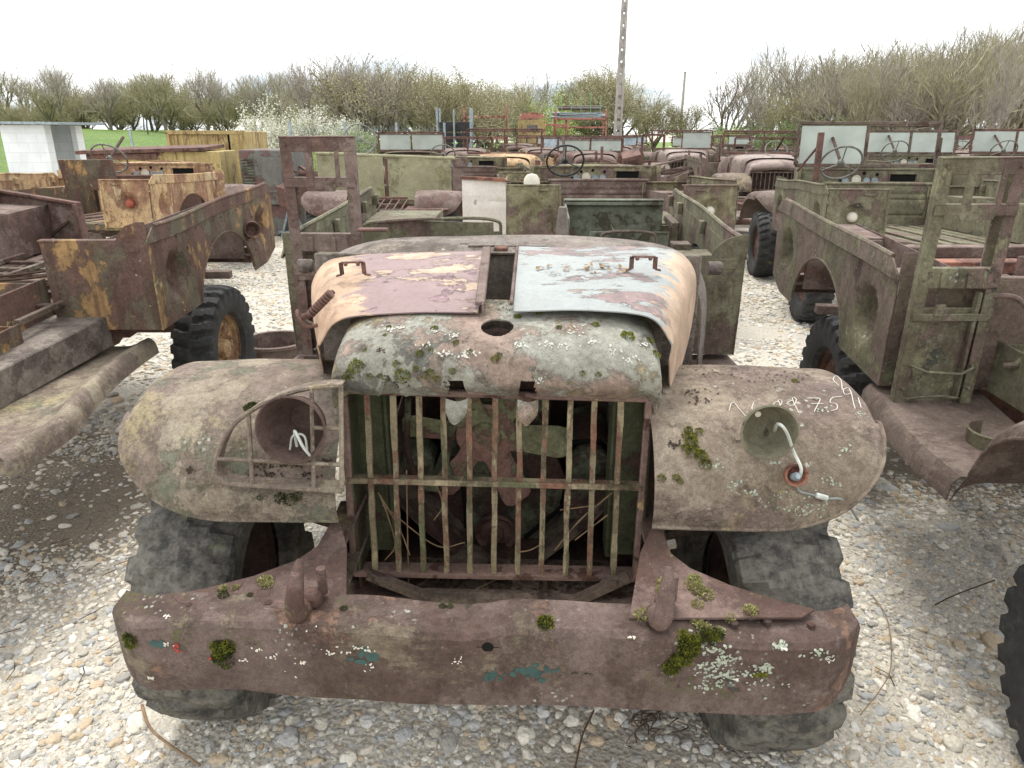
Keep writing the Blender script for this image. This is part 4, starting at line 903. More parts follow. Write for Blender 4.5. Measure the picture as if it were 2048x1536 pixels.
for _ in range(420):
    x = random.uniform(-.38, .38); y = random.uniform(.46, .72); z = .415+random.random()*.02
    a = random.random()*6; q = random.uniform(.006, .016); ll.add([(x+q*math.cos(a+k*1.57)*(1 if k % 2 else .5), y+q*math.sin(a+k*1.57)*(1 if k % 2 else .5), z+random.uniform(-.006, .008)) for k in range(4)], [(0, 1, 2, 3)])
for _ in range(260):
    x = random.uniform(-.42, .40); p = Vector(hp(0, 0, .55)); z = .487+.01*random.random(); y = .54+random.random()*.05; a = random.random()*6; q = random.uniform(.004, .010)
    ll.add([(x+q*math.cos(a+k*1.57), y+q*math.sin(a+k*1.57)*.6, z+random.uniform(-.003, .004)) for k in range(4)], [(0, 1, 2, 3)])
tag(part('leaf_litter', ll, 'leaf_litter', None, smooth=False), 'dark leaf litter caught on the sill below the barred grille', 'leaf litter', kind='stuff').matrix_world = minv(H).inverted()
tw = MB()
def twig(P, r=.0022): tw.tube(P, r, 5, smooth=16)
for P in ([(757, 985), (775, 1030), (790, 1090), (770, 1120)], [(760, 990), (800, 1060), (820, 1110)], [(813, 940), (815, 1060), (818, 1200)], [(765, 1010), (870, 1090), (930, 1085)], [(1030, 1105), (1060, 1100), (1088, 1085)], [(930, 1190), (980, 1165), (1030, 1145)], [(1225, 985), (1160, 1040), (1110, 1100)], [(870, 960), (885, 1010), (868, 1040)], [(840, 1170), (860, 1155), (880, 1140)], [(1215, 1030), (1150, 1080)], [(1120, 1020), (1180, 1012)]): twig([Vector(hp(x, y, .55+random.random()*.02)) for x, y in P])
tag(part('dead_twigs', tw, 'twig', None), 'thin dead twigs tangled behind the barred grille', 'twigs', kind='stuff').matrix_world = minv(H).inverted()
sp = MB()
for (a, b) in (((1440, 1062), (1462, 1048)), ((1450, 1064), (1470, 1050)), ((1460, 1060), (1478, 1046)), ((1435, 1058), (1452, 1046))): sp.bar(hp(*a, .62), hp(*b, .66), .008, .005)
part('splintered_wood', sp, 'wood_splinter', H)
part('tie_brace', MB().tube([hp(1275, 1092, .75), hp(1330, 1068, .8), hp(1470, 1040, .8)], [.02, .022, .02], 8), 'chassis', H)
part('tie_brace', MB().tube([hp(690, 1050, .75), hp(640, 1035, .78), hp(560, 1010, .8)], [.024, .024, .02], 8), 'chassis', H)
#@@SECTION neighbours of the near truck
def wl(t, p): return minv(t)@Vector(p)
def wsheet(t, rows, nu, nv, th=.006):
    m = minv(t); return MB().sheet(surf([[tuple(m@Vector(p)) for p in r] for r in rows], nu, nv), th)
# left: nose towards us, only its bed, board and fender tail in view
T1 = truck('rust brown army truck with yellow patches at the left, its bed corner facing us', -2.905, 1.83, 0, 'yellow', 'bed', 3)
for sx in (-1, 1): wheel(T1, sx*.90, 2.92, .43-.145, sx, 'std', 'rubber', 'orange_body', 0, zr=1)
def bd(y): return float(np.interp(y, [2.35, 2.5, 2.7, 3.0, 3.4, 3.9], [-1.86, -1.84, -1.79, -1.87, -1.94, -2.0]))
rows = []
for y in np.linspace(2.4, 3.92, 9):
    e = bd(y); zz = .70+.04*math.sin((y-2.4)*1.6)+(.10 if y < 2.5 else 0)*0
    rows.append([(-2.75, y, zz-.02), (-2.4, y, zz-.03), (e-.16, y, zz-.035), (e-.07, y, zz+.0), (e-.03, y, zz+.012), (e, y, zz-.02), (e+.01, y, zz-.075)])
part('running_board', wsheet(T1, rows, 34, 40), 'fender_tan', T1, label='dished running board with a rolled outer lip')
m1 = minv(T1)
part('fender', wsheet(T1, [[(-2.75, 2.40, .66), (-2.3, 2.40, .66), (-1.95, 2.40, .64), (-1.84, 2.41, .63)], [(-2.75, 2.36, .80), (-2.3, 2.36, .80), (-1.98, 2.37, .78), (-1.86, 2.40, .70)], [(-2.75, 2.22, 1.0), (-2.3, 2.2, 1.0), (-2.03, 2.2, .98), (-1.93, 2.22, .92)], [(-2.75, 1.9, 1.1), (-2.3, 1.9, 1.1), (-2.05, 1.9, 1.08), (-1.95, 1.9, 1.0)]], 18, 22), 'fender_tan', T1)
def lb(c, d, rot=(0, 0, 0)):
    mb = MB().box((0, 0, 0), d, rot, .008); q = m1@Vector(c)
    return mb.xf(Matrix.Translation(q))
part('step_box', lb((-2.50, 3.22, .79), (.62, 1.15, .17), (0, 0, R(-4))), 'cowl', T1)
yb = MB()
for c, d in (((-2.45, 3.25, .97), (.012, 1.05, .22)), ((-2.6, 3.77, .97), (.3, .012, .22)), ((-2.33, 3.05, .91), (.012, .55, .10)), ((-2.39, 3.33, .91), (.12, .012, .10)), ((-2.39, 3.05, .87), (.12, .55, .01))):
    b_ = lb(c, d); yb.add(b_.v, b_.f)
part('battery_tray', yb, 'yellow_rust', T1)
fr1 = MB()
for i in range(7):
    a = Vector((-3.7+i*.02, 3.55+i*.22, 1.0)); fr1.bar(m1@a, m1@(a+Vector((1.35, .12+.05*math.sin(i*2), -.02+.02*math.sin(i)))), .045, .02)
for i in range(5):
    a = Vector((-3.75+.35*i, 3.35, .97)); fr1.bar(m1@a, m1@(a+Vector((.25*math.sin(i*3.1), 1.7, .05))), .03, .03)
part('bed_slats', fr1, 'chassis', T1)
hs = MB()
for k in range(5): hs.tube([m1@Vector((-3.5+.2*k, 3.4+.1*k, 1.03)), m1@Vector((-3.2+.2*k, 3.9, 1.05)), m1@Vector((-2.9+.15*k, 4.3-.1*k, 1.03)), m1@Vector((-2.4, 4.9-.2*k, 1.04))], .008, 5, smooth=20)
part('loose_cables', hs, 'twig_dark', T1)
part('frame_post', lb((-2.93, 3.65, 1.0), (.05, .03, .22)), 'cowl', T1)
part('tail_lamp', MB().lathe([(-.02, .06), (.05, .062), (.07, .055), (.06, .045), (.01, .04), (.0, 0)], (1.06, 3.40, 1.0), (.55, -.75, .15), 24), 'yellow_rust', T1, label='yellow rimmed lamp on the bed side')
part('side_reflector', MB().lathe([(-.01, .035), (.012, .03), (.014, 0)], (.985, 2.22, .97), 'X', 16), 'rust', T1)
# loose panel behind it
lp = thing('loose_body_panel', 'mauve rust body side panel with round bulges leaning at the left edge', 'body panel', (-4.05, 5.75, .0), (0, 0, R(-18)))
part('panel_skin', lambda: panel(-.8, .9, 60, 24, lambda u: 1.42-.10*u, lambda u: .78+.10*u, [(-.35, 1.15, .15, -.08), (.1, 1.12, .13, -.08)], lambda u, v, d: (u, d, v), .006, .02), 'mauve_rust', lp)
part('top_rail', MB().bar((-.8, -.01, 1.50), (.92, -.01, 1.33), .05, .02).bar((.9, -.01, 1.33), (.92, 0, .85), .12, .02), 'rust', lp); part('prop_leg', MB().bar((-.5, .1, 0), (-.5, .02, 1.0), .05, .05).bar((.6, .1, 0), (.6, .02, 1.0), .05, .05).bar((.2, -.05, .85), (.8, -.02, 1.2), .02, .02), 'rust_dark', lp)
part('curved_guard', MB().sheet(surf([[(-.75, 0, 1.42), (-.62, 0, 1.56), (-.45, 0, 1.56), (-.33, 0, 1.40)], [(-.75, .25, 1.42), (-.62, .25, 1.56), (-.45, .25, 1.56), (-.33, .25, 1.40)]], 20, 6), .008), 'rust', lp)
# right: nose towards us
T2 = truck('olive and rust army truck at the right edge, tall rack on its running board', 2.41, .90, -6, 'rusty', 'bed fenders boards wheels', 2.2)
add_rack(T2, tuple(wl(T2, (1.575, 2.80, .74))), 'olive_green', R(6))
part('rack_post', MB().bar(tuple(wl(T2, (1.86, 2.84, .74))), tuple(wl(T2, (1.885, 2.86, 1.74))), .05, .03), 'olive_green', T2)
cb = lambda c, d, rot=(0, 0, R(6)): MB().box((0, 0, 0), d, rot, .006).xf(Matrix.Translation(wl(T2, c)))
part('step_bracket', MB().lathe([(0, .0), (.0, .075), (.11, .085), (.115, .08), (.01, .07)], wl(T2, (1.74, 2.42, .70)), 'Z', 20, R(90), R(300)), 'olive_green', T2)
sb2 = MB()
for c, d in (((2.00, 2.62, .90), (.012, .50, .22)), ((2.25, 2.86, .90), (.5, .012, .22)), ((2.25, 2.4, .90), (.5, .012, .22)), ((2.25, 2.62, .80), (.5, .5, .012))):
    b_ = cb(c, d); sb2.add(b_.v, b_.f)
part('tool_box', sb2, 'olive_green', T2)
part('seat_base', cb((2.55, 2.75, .95), (.5, .7, .40)), 'rust_dark', T2); part('seat_board', cb((2.50, 2.72, 1.17), (.62, .75, .03)), 'orange_body', T2)
part('cab_back_panel', cb((2.65, 3.02, 1.12), (1.1, .02, .45)), 'mauve_rust', T2)
for k in range(3): part('cross_beam', cb((2.65, 3.6+k*.55, 1.10), (1.55, .10, .07)), ['orange_body', 'rust_orange', 'mauve_rust'][k], T2)
part('hose', MB().tube([wl(T2, p) for p in ((1.86, 2.80, 1.22), (1.95, 2.75, 1.22), (2.02, 2.72, 1.12), (2.0, 2.72, .98), (1.95, 2.74, .95))], .012, 7, smooth=24), 'olive_green', T2)
tb = MB()
for k in range(26):
    a = Vector((1.70+random.random()*.35, 3.0+random.random()*.5, 1.13)); b_ = a+Vector((random.uniform(-.15, .15), random.uniform(-.1, .1), random.uniform(-.02, .05))); tb.bar(wl(T2, a), wl(T2, b_), .006, .006)
part('debris', tb, 'twig', T2)
# ---------------------------------------------------------------- second row and beyond
truck('olive army truck seen from behind, dark steering wheel over an olive dashboard', 1.0, 6.70, 0, 'olive', 'bed tail bulk dash steer cowl wheels', 2, True, steer_mat='wheel_black')
T4 = truck('green army truck seen from behind with a tall clouded windshield and grey steering wheel', 3.71, 6.11, -7, 'green', 'bed tail bulk dash steer cowl wheels ws', 2, True, ws=('-w', .46))
CT = [o for o in C.objects if o.get('label', '').startswith('olive army truck seen from behind, dark')][0]
part('dome_lamp', MB().lathe([(0, .075), (.05, .07), (.085, .045), (.095, 0)], (.82, 3.90, 1.24), 'Z', 16), 'white_lamp', CT)
part('upright_post', MB().bar((.66, 2.05, .9), (.66, 2.05, 1.75), .06, .05).bar((.8, 1.8, 1.35), (.66, 2.02, 1.62), .02, .02), 'rust', T4)
T5 = truck('orange and cream army truck at the left seen from behind, red tail lamp', -4.72, 7.48, 0, 'orange', 'bed tail bulk steer cowl dash wheels fenders', 2, True, lamp='red_lens')
part('upright_sheet', MB().box((.12, 2.9, 1.26), (.62, .02, .34), (R(-10), 0, 0)), 'yellow_rust', T5)
T6 = truck('stripped army truck facing us behind the near truck, two pale olive bulkhead plates', -1.67, 9.05, 0, 'olive', 'fenders wheels boards', 1)
def fw():
    mb = MB()
    for x0, x1 in ((-.98, -.08), (-.02, .84)): p = panel(x0, x1, 26, 14, lambda u: 1.50-.04*u, lambda u: .92, [(x0+.12, 1.42, .05, -.02), (x1-.3, 1.35, .02, .01)], lambda u, v, d: (u, 1.25-d*2, v), .01, .02); mb.add(p.v, p.f)
    mb.tube([(-.98, 1.25, 1.53), (.95, 1.27, 1.46)], .022, 8); return mb
part('bulkhead_plate', fw(), 'pale_olive', T6)
part('door_pillar', MB().box((.93, 1.3, 1.2), (.14, .06, .55)).box((.98, 1.3, 1.42), (.16, .1, .14)), 'mauve_rust', T6)
gl = MB()
for i in range(11): gl.bar((-.75+i*.10, .25, .86), (-.70+i*.10, .75, .98), .02, .01)
gl.bar((-.80, .24, .86), (.28, .24, .86), .03, .03).bar((-.75, .76, .99), (.3, .76, .99), .03, .03).box((.6, .4, .90), (.55, .4, .02))
part('fallen_grille', gl, 'rust', T6); part('steering_wheel', wheel_rim_steer, 'wheel_grey', T6, 'steer', (-.45, 1.65, 1.70), (R(-25), 0, R(20)))
ir = MB()
for k in range(8): ir.bar((random.uniform(-.8, .8), 1.4+k*.3, random.uniform(.8, 1.1)), (random.uniform(-.8, .8), 1.5+k*.3, random.uniform(.8, 1.2)), .05, .04)
part('frame_debris', ir, 'chassis', T6)
wp = thing('white_panel', 'sunlit white body panel with a red rusty top edge behind the near truck', 'body panel', (-.22, 9.3, 0))
part('panel_skin', lambda: panel(-.40, .42, 20, 16, lambda u: 1.27-.05*u, lambda u: .6, [], lambda u, v, d: (u, d, v), .02, .02, [(1.0, .03, .02)]), 'white_paint', wp); part('top_edge', MB().bar((-.42, -.01, 1.295), (.44, -.01, 1.25), .05, .04), 'rust_orange', wp); part('prop_leg', MB().bar((-.3, .1, 0), (-.3, .05, .9), .05, .05).bar((.3, .1, 0), (.3, .05, .9), .05, .05), 'rust', wp)
dr = thing('brake_drum', 'rusty steel drum lying flat on the gravel beside the left truck wheel', 'drum', (-1.93, 5.7, 0))
part('drum_shell', MB().lathe([(0, .0), (0, .30), (.02, .32), (.05, .28), (.20, .27), (.21, .29), (.23, .29), (.23, .25), (.10, .22), (.10, 0)], (0, 0, 0), 'Z', 36), 'mauve_rust', dr)
truck('stripped army truck chassis facing us at right, one rounded fender over a knobbly tyre', 4.22, 9.15, 0, 'rusty', 'fenders wheels boards bumper', 0)
truck('mauve army truck facing us at right with its hood and barred grille in place', 4.75, 13.2, -3, 'pale', 'fenders wheels grille radiator nose hood cowl bumper bed boards ws steer', 1, ws=('--', .40))
truck('green army truck behind the tall windshield, wide pale windshield of its own', 6.75, 11.1, -8, 'green', 'bed tail bulk dash steer cowl wheels ws', 2, True, ws=('ww', .38))
truck('rust army truck at the far right, boarded pale windshield', 8.9, 11.5, -8, 'rusty', 'bed tail bulk dash steer cowl wheels ws', 2, True, ws=('ww', .40))
truck('dark rust army truck seen from behind between the right-hand windshields', 9.4, 7.9, -8, 'rusty', 'bed tail bulk cowl dash wheels fenders', 2, True)
T7 = truck('army truck facing us with a bare rusty windshield frame and open door frame', 4.3, 18.2, -3, 'pale', 'fenders wheels nose hood cowl bumper bed ws steer boards radiator grille', 0, ws=('-w', .44))
df = MB()
for x in (-1.05, -.5): df.bar((x, 1.2, .6), (x, 1.2, 1.75), .06, .04)
df.bar((-1.05, 1.2, 1.75), (-.5, 1.2, 1.75), .04, .05).bar((-1.05, 1.2, 1.1), (-.5, 1.2, 1.1), .04, .05); part('door_frame', df, 'rust', T7)
truck('yellow nosed army truck facing us in the middle distance, small barred grille', -.1, 14.2, 2, 'orange', 'fenders wheels grille radiator nose hood cowl bumper bed ws boards', 0, ws=('--', .46))
truck('cut down olive army truck seen from behind below the yellow nosed one', -.75, 11.6, 3, 'olive', 'bed tail bulk steer dash wheels cowl', 0, True)
truck('rusty army truck with a pale folded windshield behind the bulkhead plates', -2.25, 16.4, 4, 'rusty', 'fenders wheels bed cowl ws bumper dash', 0, ws=('ww', .40))
far = [(1.9, 16.5, 2, 'rusty', False, 'ww'), (.9, 20.5, 0, 'olive', False, '-b'), (2.6, 21, 0, 'pale', True, '--'), (-1.2, 19.5, 5, 'rusty', False, '--'), (3.4, 24, 0, 'rusty', False, 'bb'), (5.8, 23, -4, 'green', False, 'w-'), (1.7, 26, 0, 'pale', True, 'bw'), (6.4, 17.5, -5, 'rusty', True, '--'), (8.3, 18.5, -6, 'green', False, 'w-'), (10.6, 17, -6, 'rusty', False, '--'), (12.6, 15.5, -8, 'green', True, '--'), (7.6, 25, -4, 'rusty', True, 'w-'), (10.2, 23.5, -5, 'olive', False, '-w'), (13.2, 21.5, -5, 'rusty', False, 'bw'), (4.6, 29, 0, 'olive', False, '-b'), (.2, 28, 0, 'rusty', False, '--'), (9, 30, -3, 'rusty', False, '--'), (12, 28.5, -3, 'pale', False, '--'), (16, 25, -5, 'rusty', False, 'w-')]
FW = ['left of the concrete pole', 'below the pipe rack', 'beside the concrete pole foot', 'below the tyre stillage', 'just right of the pole foot', 'right of the concrete pole', 'behind the pipe rack', 'behind the bare windshield frame', 'right of the bare frame', 'near the right fence', 'at the far right edge', 'in the far right row', 'below the lone bare tree', 'before the right wood', 'farthest, by the pole', 'farthest, below the yellow cabin', 'farthest, below the green shrubs', 'by the dark mesh fence', 'last before the right wood']
desc = {'rusty': 'rust brown', 'olive': 'olive', 'pale': 'mauve', 'green': 'grey green', 'yellow': 'yellow patched'}
wd_ = {'--': 'without glass', 'ww': 'with two pale panes', 'wb': 'with one pale and one shiny pane', 'bb': 'with two shiny panes', 'w-': 'with a pane on one side only', '-w': 'with a single clouded pane', 'bw': 'with a shiny and a clouded pane', '-b': 'with a single shiny pane'}
for i, (x, y, a, p, rr, ws) in enumerate(far):
    lab = '%s truck %s %s, %s' % (desc[p], 'tail' if rr else 'nose', wd_[ws], FW[i])
    truck(lab, x, y, a, p, ('bed tail bulk dash cowl steer wheels ws' if rr else 'fenders wheels nose hood cowl grille bumper bed ws steer'), 0, rr, ws=(ws, .30), group='distant army trucks')
# ---------------------------------------------------------------- yard: shed, containers, stacks, poles, fences
sh = thing('block_shed', 'small white block shelter with an open doorway and flat overhanging roof', 'shed', (-10.42, 16.4, 0))
sh.scale = (.86, .8, 1)
def block_mat():
    s = NT('white_block', .9); b = s.n('ShaderNodeTexBrick'); b.inputs['Scale'].default_value = 1; b.inputs['Brick Width'].default_value = .5; b.inputs['Row Height'].default_value = .2; b.inputs['Mortar Size'].default_value = .008
    t = s.n('ShaderNodeTexCoord'); x = s.n('ShaderNodeSeparateXYZ'); c = s.n('ShaderNodeCombineXYZ'); s.l(t.outputs['Object'], x.inputs[0])
    s.l(s.mth('ADD', x.outputs[0], x.outputs[1]), c.inputs[0]); s.l(x.outputs[2], c.inputs[1]); s.l(c.outputs[0], b.inputs['Vector'])
    b.inputs['Color1'].default_value = lin((222, 226, 226)); b.inputs['Color2'].default_value = lin((216, 221, 222)); b.inputs['Mortar'].default_value = lin((204, 209, 210))
    v = s.noise(2, 5); return s.done(s.mix(s.mth('MULTIPLY', s.step(v, .5, .2), .3), b.outputs['Color'], lin((170, 178, 178))), v, .2, .003)
M['white_block'] = block_mat()
part('wall', MB().box((0, 0, .98), (1.1, .14, 1.96)).box((.48, .15, .98), (.14, .16, 1.96)).box((.48, 1.48, .98), (.14, .20, 1.96)).box((0, 1.65, .98), (1.1, .14, 1.96)).box((-.48, .8, .98), (.14, 1.6, 1.96)), 'white_block', sh)
part('roof', MB().box((.12, .8, 2.0), (1.9, 2.3, .05), (0, R(.5), 0)), 'galv', sh)
yc = thing('yellow_container', 'yellow steel container with purple patches and a dark gap between its doors', 'container', (-6.15, 15.4, 0), (0, 0, R(4)))
yc.scale = (.76, .76, .93)
def cont():
    mb = MB().box((0, 1.2, 1.0), (2.0, 2.4, 1.95), ch=.02)
    for i in range(9): mb.box((-.92+i*.15, -.012, 1.0), (.05, .02, 1.8))
    return mb
part('container_body', cont(), 'yellow_paint', yc)
part('door', MB().box((.80, -.035, 1.0), (.36, .03, 1.86)).box((.72, -.055, 1), (.02, .02, 1.8)).box((.92, -.055, 1), (.02, .02, 1.8)), 'yellow_paint', yc)
part('door_gap_shade', MB().box((.585, -.02, 1.0), (.05, .02, 1.84)), 'black', yc); part('top_rail', MB().box((0, -.03, 1.95), (2.04, .06, .08)).box((-.98, -.03, 1.0), (.08, .06, 1.9)).box((.98, -.03, 1.0), (.06, .06, 1.9)), 'yellow_paint', yc)  # black strip painted as the shade in the gap between the doors
yb2 = thing('steel_skip', 'low yellow steel bin with a rusty lid in front of the yellow container', 'skip', (-6.1, 13.3, 0), (0, 0, R(3)))
part('bin_body', MB().box((0, .5, .75), (1.9, 1.0, 1.5), ch=.01).box((.2, -.02, .75), (.04, .03, 1.45)).box((.95, -.02, .75), (.05, .03, 1.5)), 'yellow_paint', yb2); part('lid', MB().box((-.35, .45, 1.53), (2.2, 1.1, .06), (R(2), R(-1.5), 0)).box((-.7, -.03, 1.42), (1.2, .03, .10)), 'rust', yb2)
ge = thing('generator_set', 'grey generator housing with louvres and light blue legs behind the tall rack', 'generator', (-4.35, 13.4, 0))
part('housing', MB().box((0, .5, 1.05), (.95, 1.0, .95), ch=.02).box((.1, -.02, 1.1), (.35, .03, .6)).box((.42, -.02, 1.1), (.16, .03, .5)), 'grey_paint', ge)
gv = MB()
for i in range(14): gv.box((-.33, -.02, .72+i*.05), (.22, .02, .025))
part('louvre_panel', gv, 'engine_green', ge); part('leg', MB().bar((.15, 0, 0), (.35, 0, .6), .06, .04).bar((.6, 0, 0), (.35, 0, .6), .06, .04).bar((.1, 0, .1), (.65, 0, .1), .04, .04), 'galv', ge)
part('plinth', MB().box((0, .5, .3), (.9, .9, .55), ch=.02), 'grey_paint', ge)
# stillages
def stillage(name, label, x, y, w_, d, h, mat, levels, z0=0):
    t = thing(name, label, 'storage rack', (x, y, z0))
    mb = MB()
    for sx in (-w_/2, w_/2):
        for sy in (0, d): mb.box((sx, sy, h/2), (.06, .06, h))
    for z in levels:
        mb.box((0, 0, z), (w_, .05, .07)).box((0, d, z), (w_, .05, .07))
        for sx in (-w_/2, w_/2): mb.box((sx, d/2, z), (.05, d, .06))
    part('rack_frame', mb, mat, t); return t
st = stillage('tyre_stillage', 'galvanised stillage holding two stacks of black tyres', -2.0, 26.5, 1.15, 1.1, 2.6, 'galv', [.95, 1.05])
part('gusset', MB().prism([(-.57, 1.05), (-.42, 1.05), (-.55, 1.45)], -.02, .0, lambda u, v, w_: (u, w_, v)).prism([(-.12, 1.05), (.12, 1.05), (0, 1.45)], -.02, .0, lambda u, v, w_: (u, w_, v)).box((0, 0, 1.8), (.05, .05, 1.5)), 'galv', st)
n_ = 0
words = ['left stack, bottom', 'left stack, middle', 'left stack, top', 'right stack, bottom', 'right stack, middle', 'right stack, top']
for c in (0, 1):
    for k in range(3):
        o = part('tyre', tyre(), 'rubber', None, 'tyre_std', (-2.0+(-.28 if c == 0 else .30), 27.05, 1.27+k*.36), (0, R(90), k), ang=28); o.scale = (1.25, .66, .66)
        tag(o, 'black tyre in the galvanised stillage, %s' % words[n_], 'tyre', 'tyres stacked in the stillage'); n_ += 1
for i, (x, y, w_, h, lv, lab) in enumerate([(-1.0, 29, 1.6, 2.75, (.9, 1.6, 2.35), 'orange red rack of empty frames behind the tyre stillage'), (1.7, 33, 1.4, 2.4, (.9, 1.5, 2.1), 'orange red rack of steel frames on the yellow cabin side'), (3.0, 33.5, 2.2, 2.7, (.8, 1.4, 2.0, 2.35), 'orange red rack below the bundle of pipes')]):
    stillage('red_stillage', lab, x, y, w_, 1.2, h, 'red_paint', lv)
cbx = thing('yellow_cabin', 'small yellow site cabin with a window and red frames stacked on its roof', 'cabin', (.8, 30.5, 0))
part('cabin_body', MB().box((0, .8, 1.3), (1.1, 1.6, 1.9), ch=.03), 'yellow_paint', cbx); part('window', MB().box((0, -.01, 1.95), (.42, .03, .25)), 'grey_paint', cbx)
rf = MB()
for k in range(7): rf.bar((-.55+.03*k, .1*k, 2.28+.04*k), (.55-.05*k, .1*k, 2.36+.03*k), .04, .03)
for k in range(8): rf.bar((-.5+.13*k, -.05, 2.27), (-.42+.13*k, .9, 2.5), .03, .03)
part('stacked_frames', rf, 'red_paint', cbx)
pb = thing('pipe_bundle', 'bundle of grey steel pipes on top of the orange red rack between green posts', 'pipes', (3.0, 33.6, 0))
for k in range(22):
    z = 2.42+.075*(k % 3); y = .1+.1*(k//3); part('pipe', lambda: MB().lathe([(-1.0, 0), (-1.0, .035), (1.0, .035), (1.0, 0)], (0, 0, 0), 'X', 8), 'galv', pb, 'pipe', (-.12+.2*math.sin(k*2), y, z), (0, R(2*math.sin(k)), R(3*math.sin(k*3))))
for k in range(6): part('dark_pipe', lambda: MB().lathe([(-.9, 0), (-.9, .06), (.9, .06), (.9, 0)], (0, 0, 0), 'X', 10), 'grey_paint', pb, 'dpipe', (.1*math.sin(k*2), .2+.13*k, 2.78+.07*(k % 2)))
for k in range(5): part('post', MB().box((-.85+.42*k, 0, 2.9), (.03, .03, 1.1 if k % 2 else .8)), 'lightgreen', pb)
# poles
pl = thing('concrete_pole', 'tall tapering concrete utility pole with slotted sides rising out of view', 'utility pole', (3.98, 29, 0), (0, R(.5), 0))
def pole():
    mb = MB(); h = 11; f = lambda z: .165-.0118*z
    for sx in (-1, 1): mb.add([(sx*f(z)*.75+dx*.04, dy*.10*(1-z/24), z) for z in (0, h) for dx, dy in ((-1, -1), (1, -1), (1, 1), (-1, 1))], [(0, 1, 5, 4), (1, 2, 6, 5), (2, 3, 7, 6), (3, 0, 4, 7), (4, 5, 6, 7)])
    z = .3
    while z < h: mb.box((0, 0, z+.15), (f(z)*1.6, .12, .32), ch=.01); z += .40
    return mb
part('pole_shaft', pole(), 'concrete', pl)
p2 = thing('wooden_pole', 'thin distant power pole with a short crossarm above the bare tree', 'utility pole', (17.5, 80, 0))
part('pole_shaft', MB().tube([(0, 0, 0), (.1, 0, 7.6)], [.17, .11], 8), 'concrete', p2); part('crossarm', MB().box((.1, 0, 7.45), (2.6, .1, .07)), 'grey_paint', p2)
def mesh_fence(label, a, b, h, n, mat='galv'):
    a, b = Vector(a), Vector(b); t = thing('mesh_fence', label, 'fence', a); d = b-a; mb = MB(); L = d.length; u = d/L
    for k in range(int(L/.10)): p = u*(k*.10); mb.bar(p+Vector((0, 0, .05)), p+Vector((0, 0, h)), .006, .006, 0)
    for k in range(int(h/.2)): mb.bar(Vector((0, 0, .1+k*.2)), d+Vector((0, 0, .1+k*.2)), .006, .006, 0)
    part('mesh_panel', mb, mat, t)
    for k in range(n+1): part('post', lambda: MB().box((0, 0, .5), (.07, .07, 1.0)), 'galv', t, 'fpost', u*(L*k/n)).scale = (1, 1, h+.1)
mesh_fence('light grey welded mesh fence in front of the yellow green shrubs', (-6.5, 22.5, 0), (-2.2, 25, 0), 2.0, 3)
mesh_fence('dark mesh fence below the bare wood at the right', (12.5, 32, 0), (22, 30, 0), 1.75, 4, 'grey_paint')
mesh_fence('thin mesh fence along the foot of the grass bank', (-30, 30, .1), (-7.4, 27, .1), 1.7, 7)
# junk heaps between the far rows: individual frames
jk = [(-3.3, 13.1, 'rust'), (-1.3, 13.4, 'chassis'), (1.1, 11.5, 'rust'), (2.6, 12.8, 'mauve_rust'), (.3, 17.6, 'rust_orange'), (2.9, 18.4, 'rust'), (-3.1, 20.2, 'rust'), (6.0, 15.4, 'chassis'), (7.6, 14.2, 'rust'), (5.4, 20.3, 'rust'), (1.0, 23.5, 'rust_orange'), (-2.9, 24.3, 'mauve_rust'), (8.8, 21.2, 'rust'), (11.6, 19.5, 'olive'), (3.7, 26.5, 'rust'), (-1.9, 14.6, 'rust'), (.6, 15.3, 'chassis'), (2.2, 14.9, 'rust'), (3.4, 16.0, 'mauve_rust'), (-.6, 22, 'rust'), (2.0, 24.5, 'rust'), (5.2, 26, 'chassis'), (7.0, 20, 'rust'), (9.4, 26, 'rust'), (-2.4, 18.3, 'rust_orange'), (7.2, 28, 'mauve_rust'), (13.5, 25, 'rust')]
where = ['left of the bulkhead plates', 'just past the white panel', 'behind the dark steering wheel', 'beside the olive dashboard', 'behind the yellow nosed truck', 'in the middle distance', 'under the left fence', 'beyond the mauve hood', 'behind the tall windshield', 'past the bare windshield frame', 'below the yellow cabin', 'below the tyre stillage', 'right of the concrete pole', 'before the right wood', 'at the foot of the concrete pole', 'behind the white panel', 'left of the dark steering wheel', 'above the dashboard with gauges', 'before the bare windshield frame', 'below the red rack', 'below the pipe bundle', 'right behind the pole foot', 'beyond the tall windshield', 'by the dark mesh fence', 'left of the yellow nosed truck', 'under the lone bare tree', 'at the far right of the yard']
for i, (x, y, m) in enumerate(jk):
    random.seed(50+i); mb = MB(); w_, d, h = random.uniform(.8, 1.4), random.uniform(.6, 1.2), random.uniform(.9, 1.45)
    for sx in (-w_/2, w_/2):
        for sy in (0, d): mb.bar((sx, sy, 0), (sx+random.uniform(-.1, .1), sy, h*random.uniform(.85, 1.1)), .05, .05)
    for k in range(9): mb.bar((-w_/2, random.random()*d, random.uniform(.4, h)), (w_/2, random.random()*d, random.uniform(.4, h)), random.uniform(.03, .08), .04)
    for k in range(5): mb.box((random.uniform(-.5, .5)*w_, random.random()*d, random.uniform(.3, h*.9)), (random.uniform(.2, .6), random.uniform(.02, .4), random.uniform(.1, .4)), (random.uniform(-.4, .4), random.uniform(-.3, .3), random.uniform(-1, 1)))
    tag(part('scrap_frame', mb.dent(.02, 2), m, None, loc=(x, y, 0)), 'tangle of rusty scrap frames %s' % where[i], 'scrap metal', 'scrap frames between the rows')
random.seed(11)
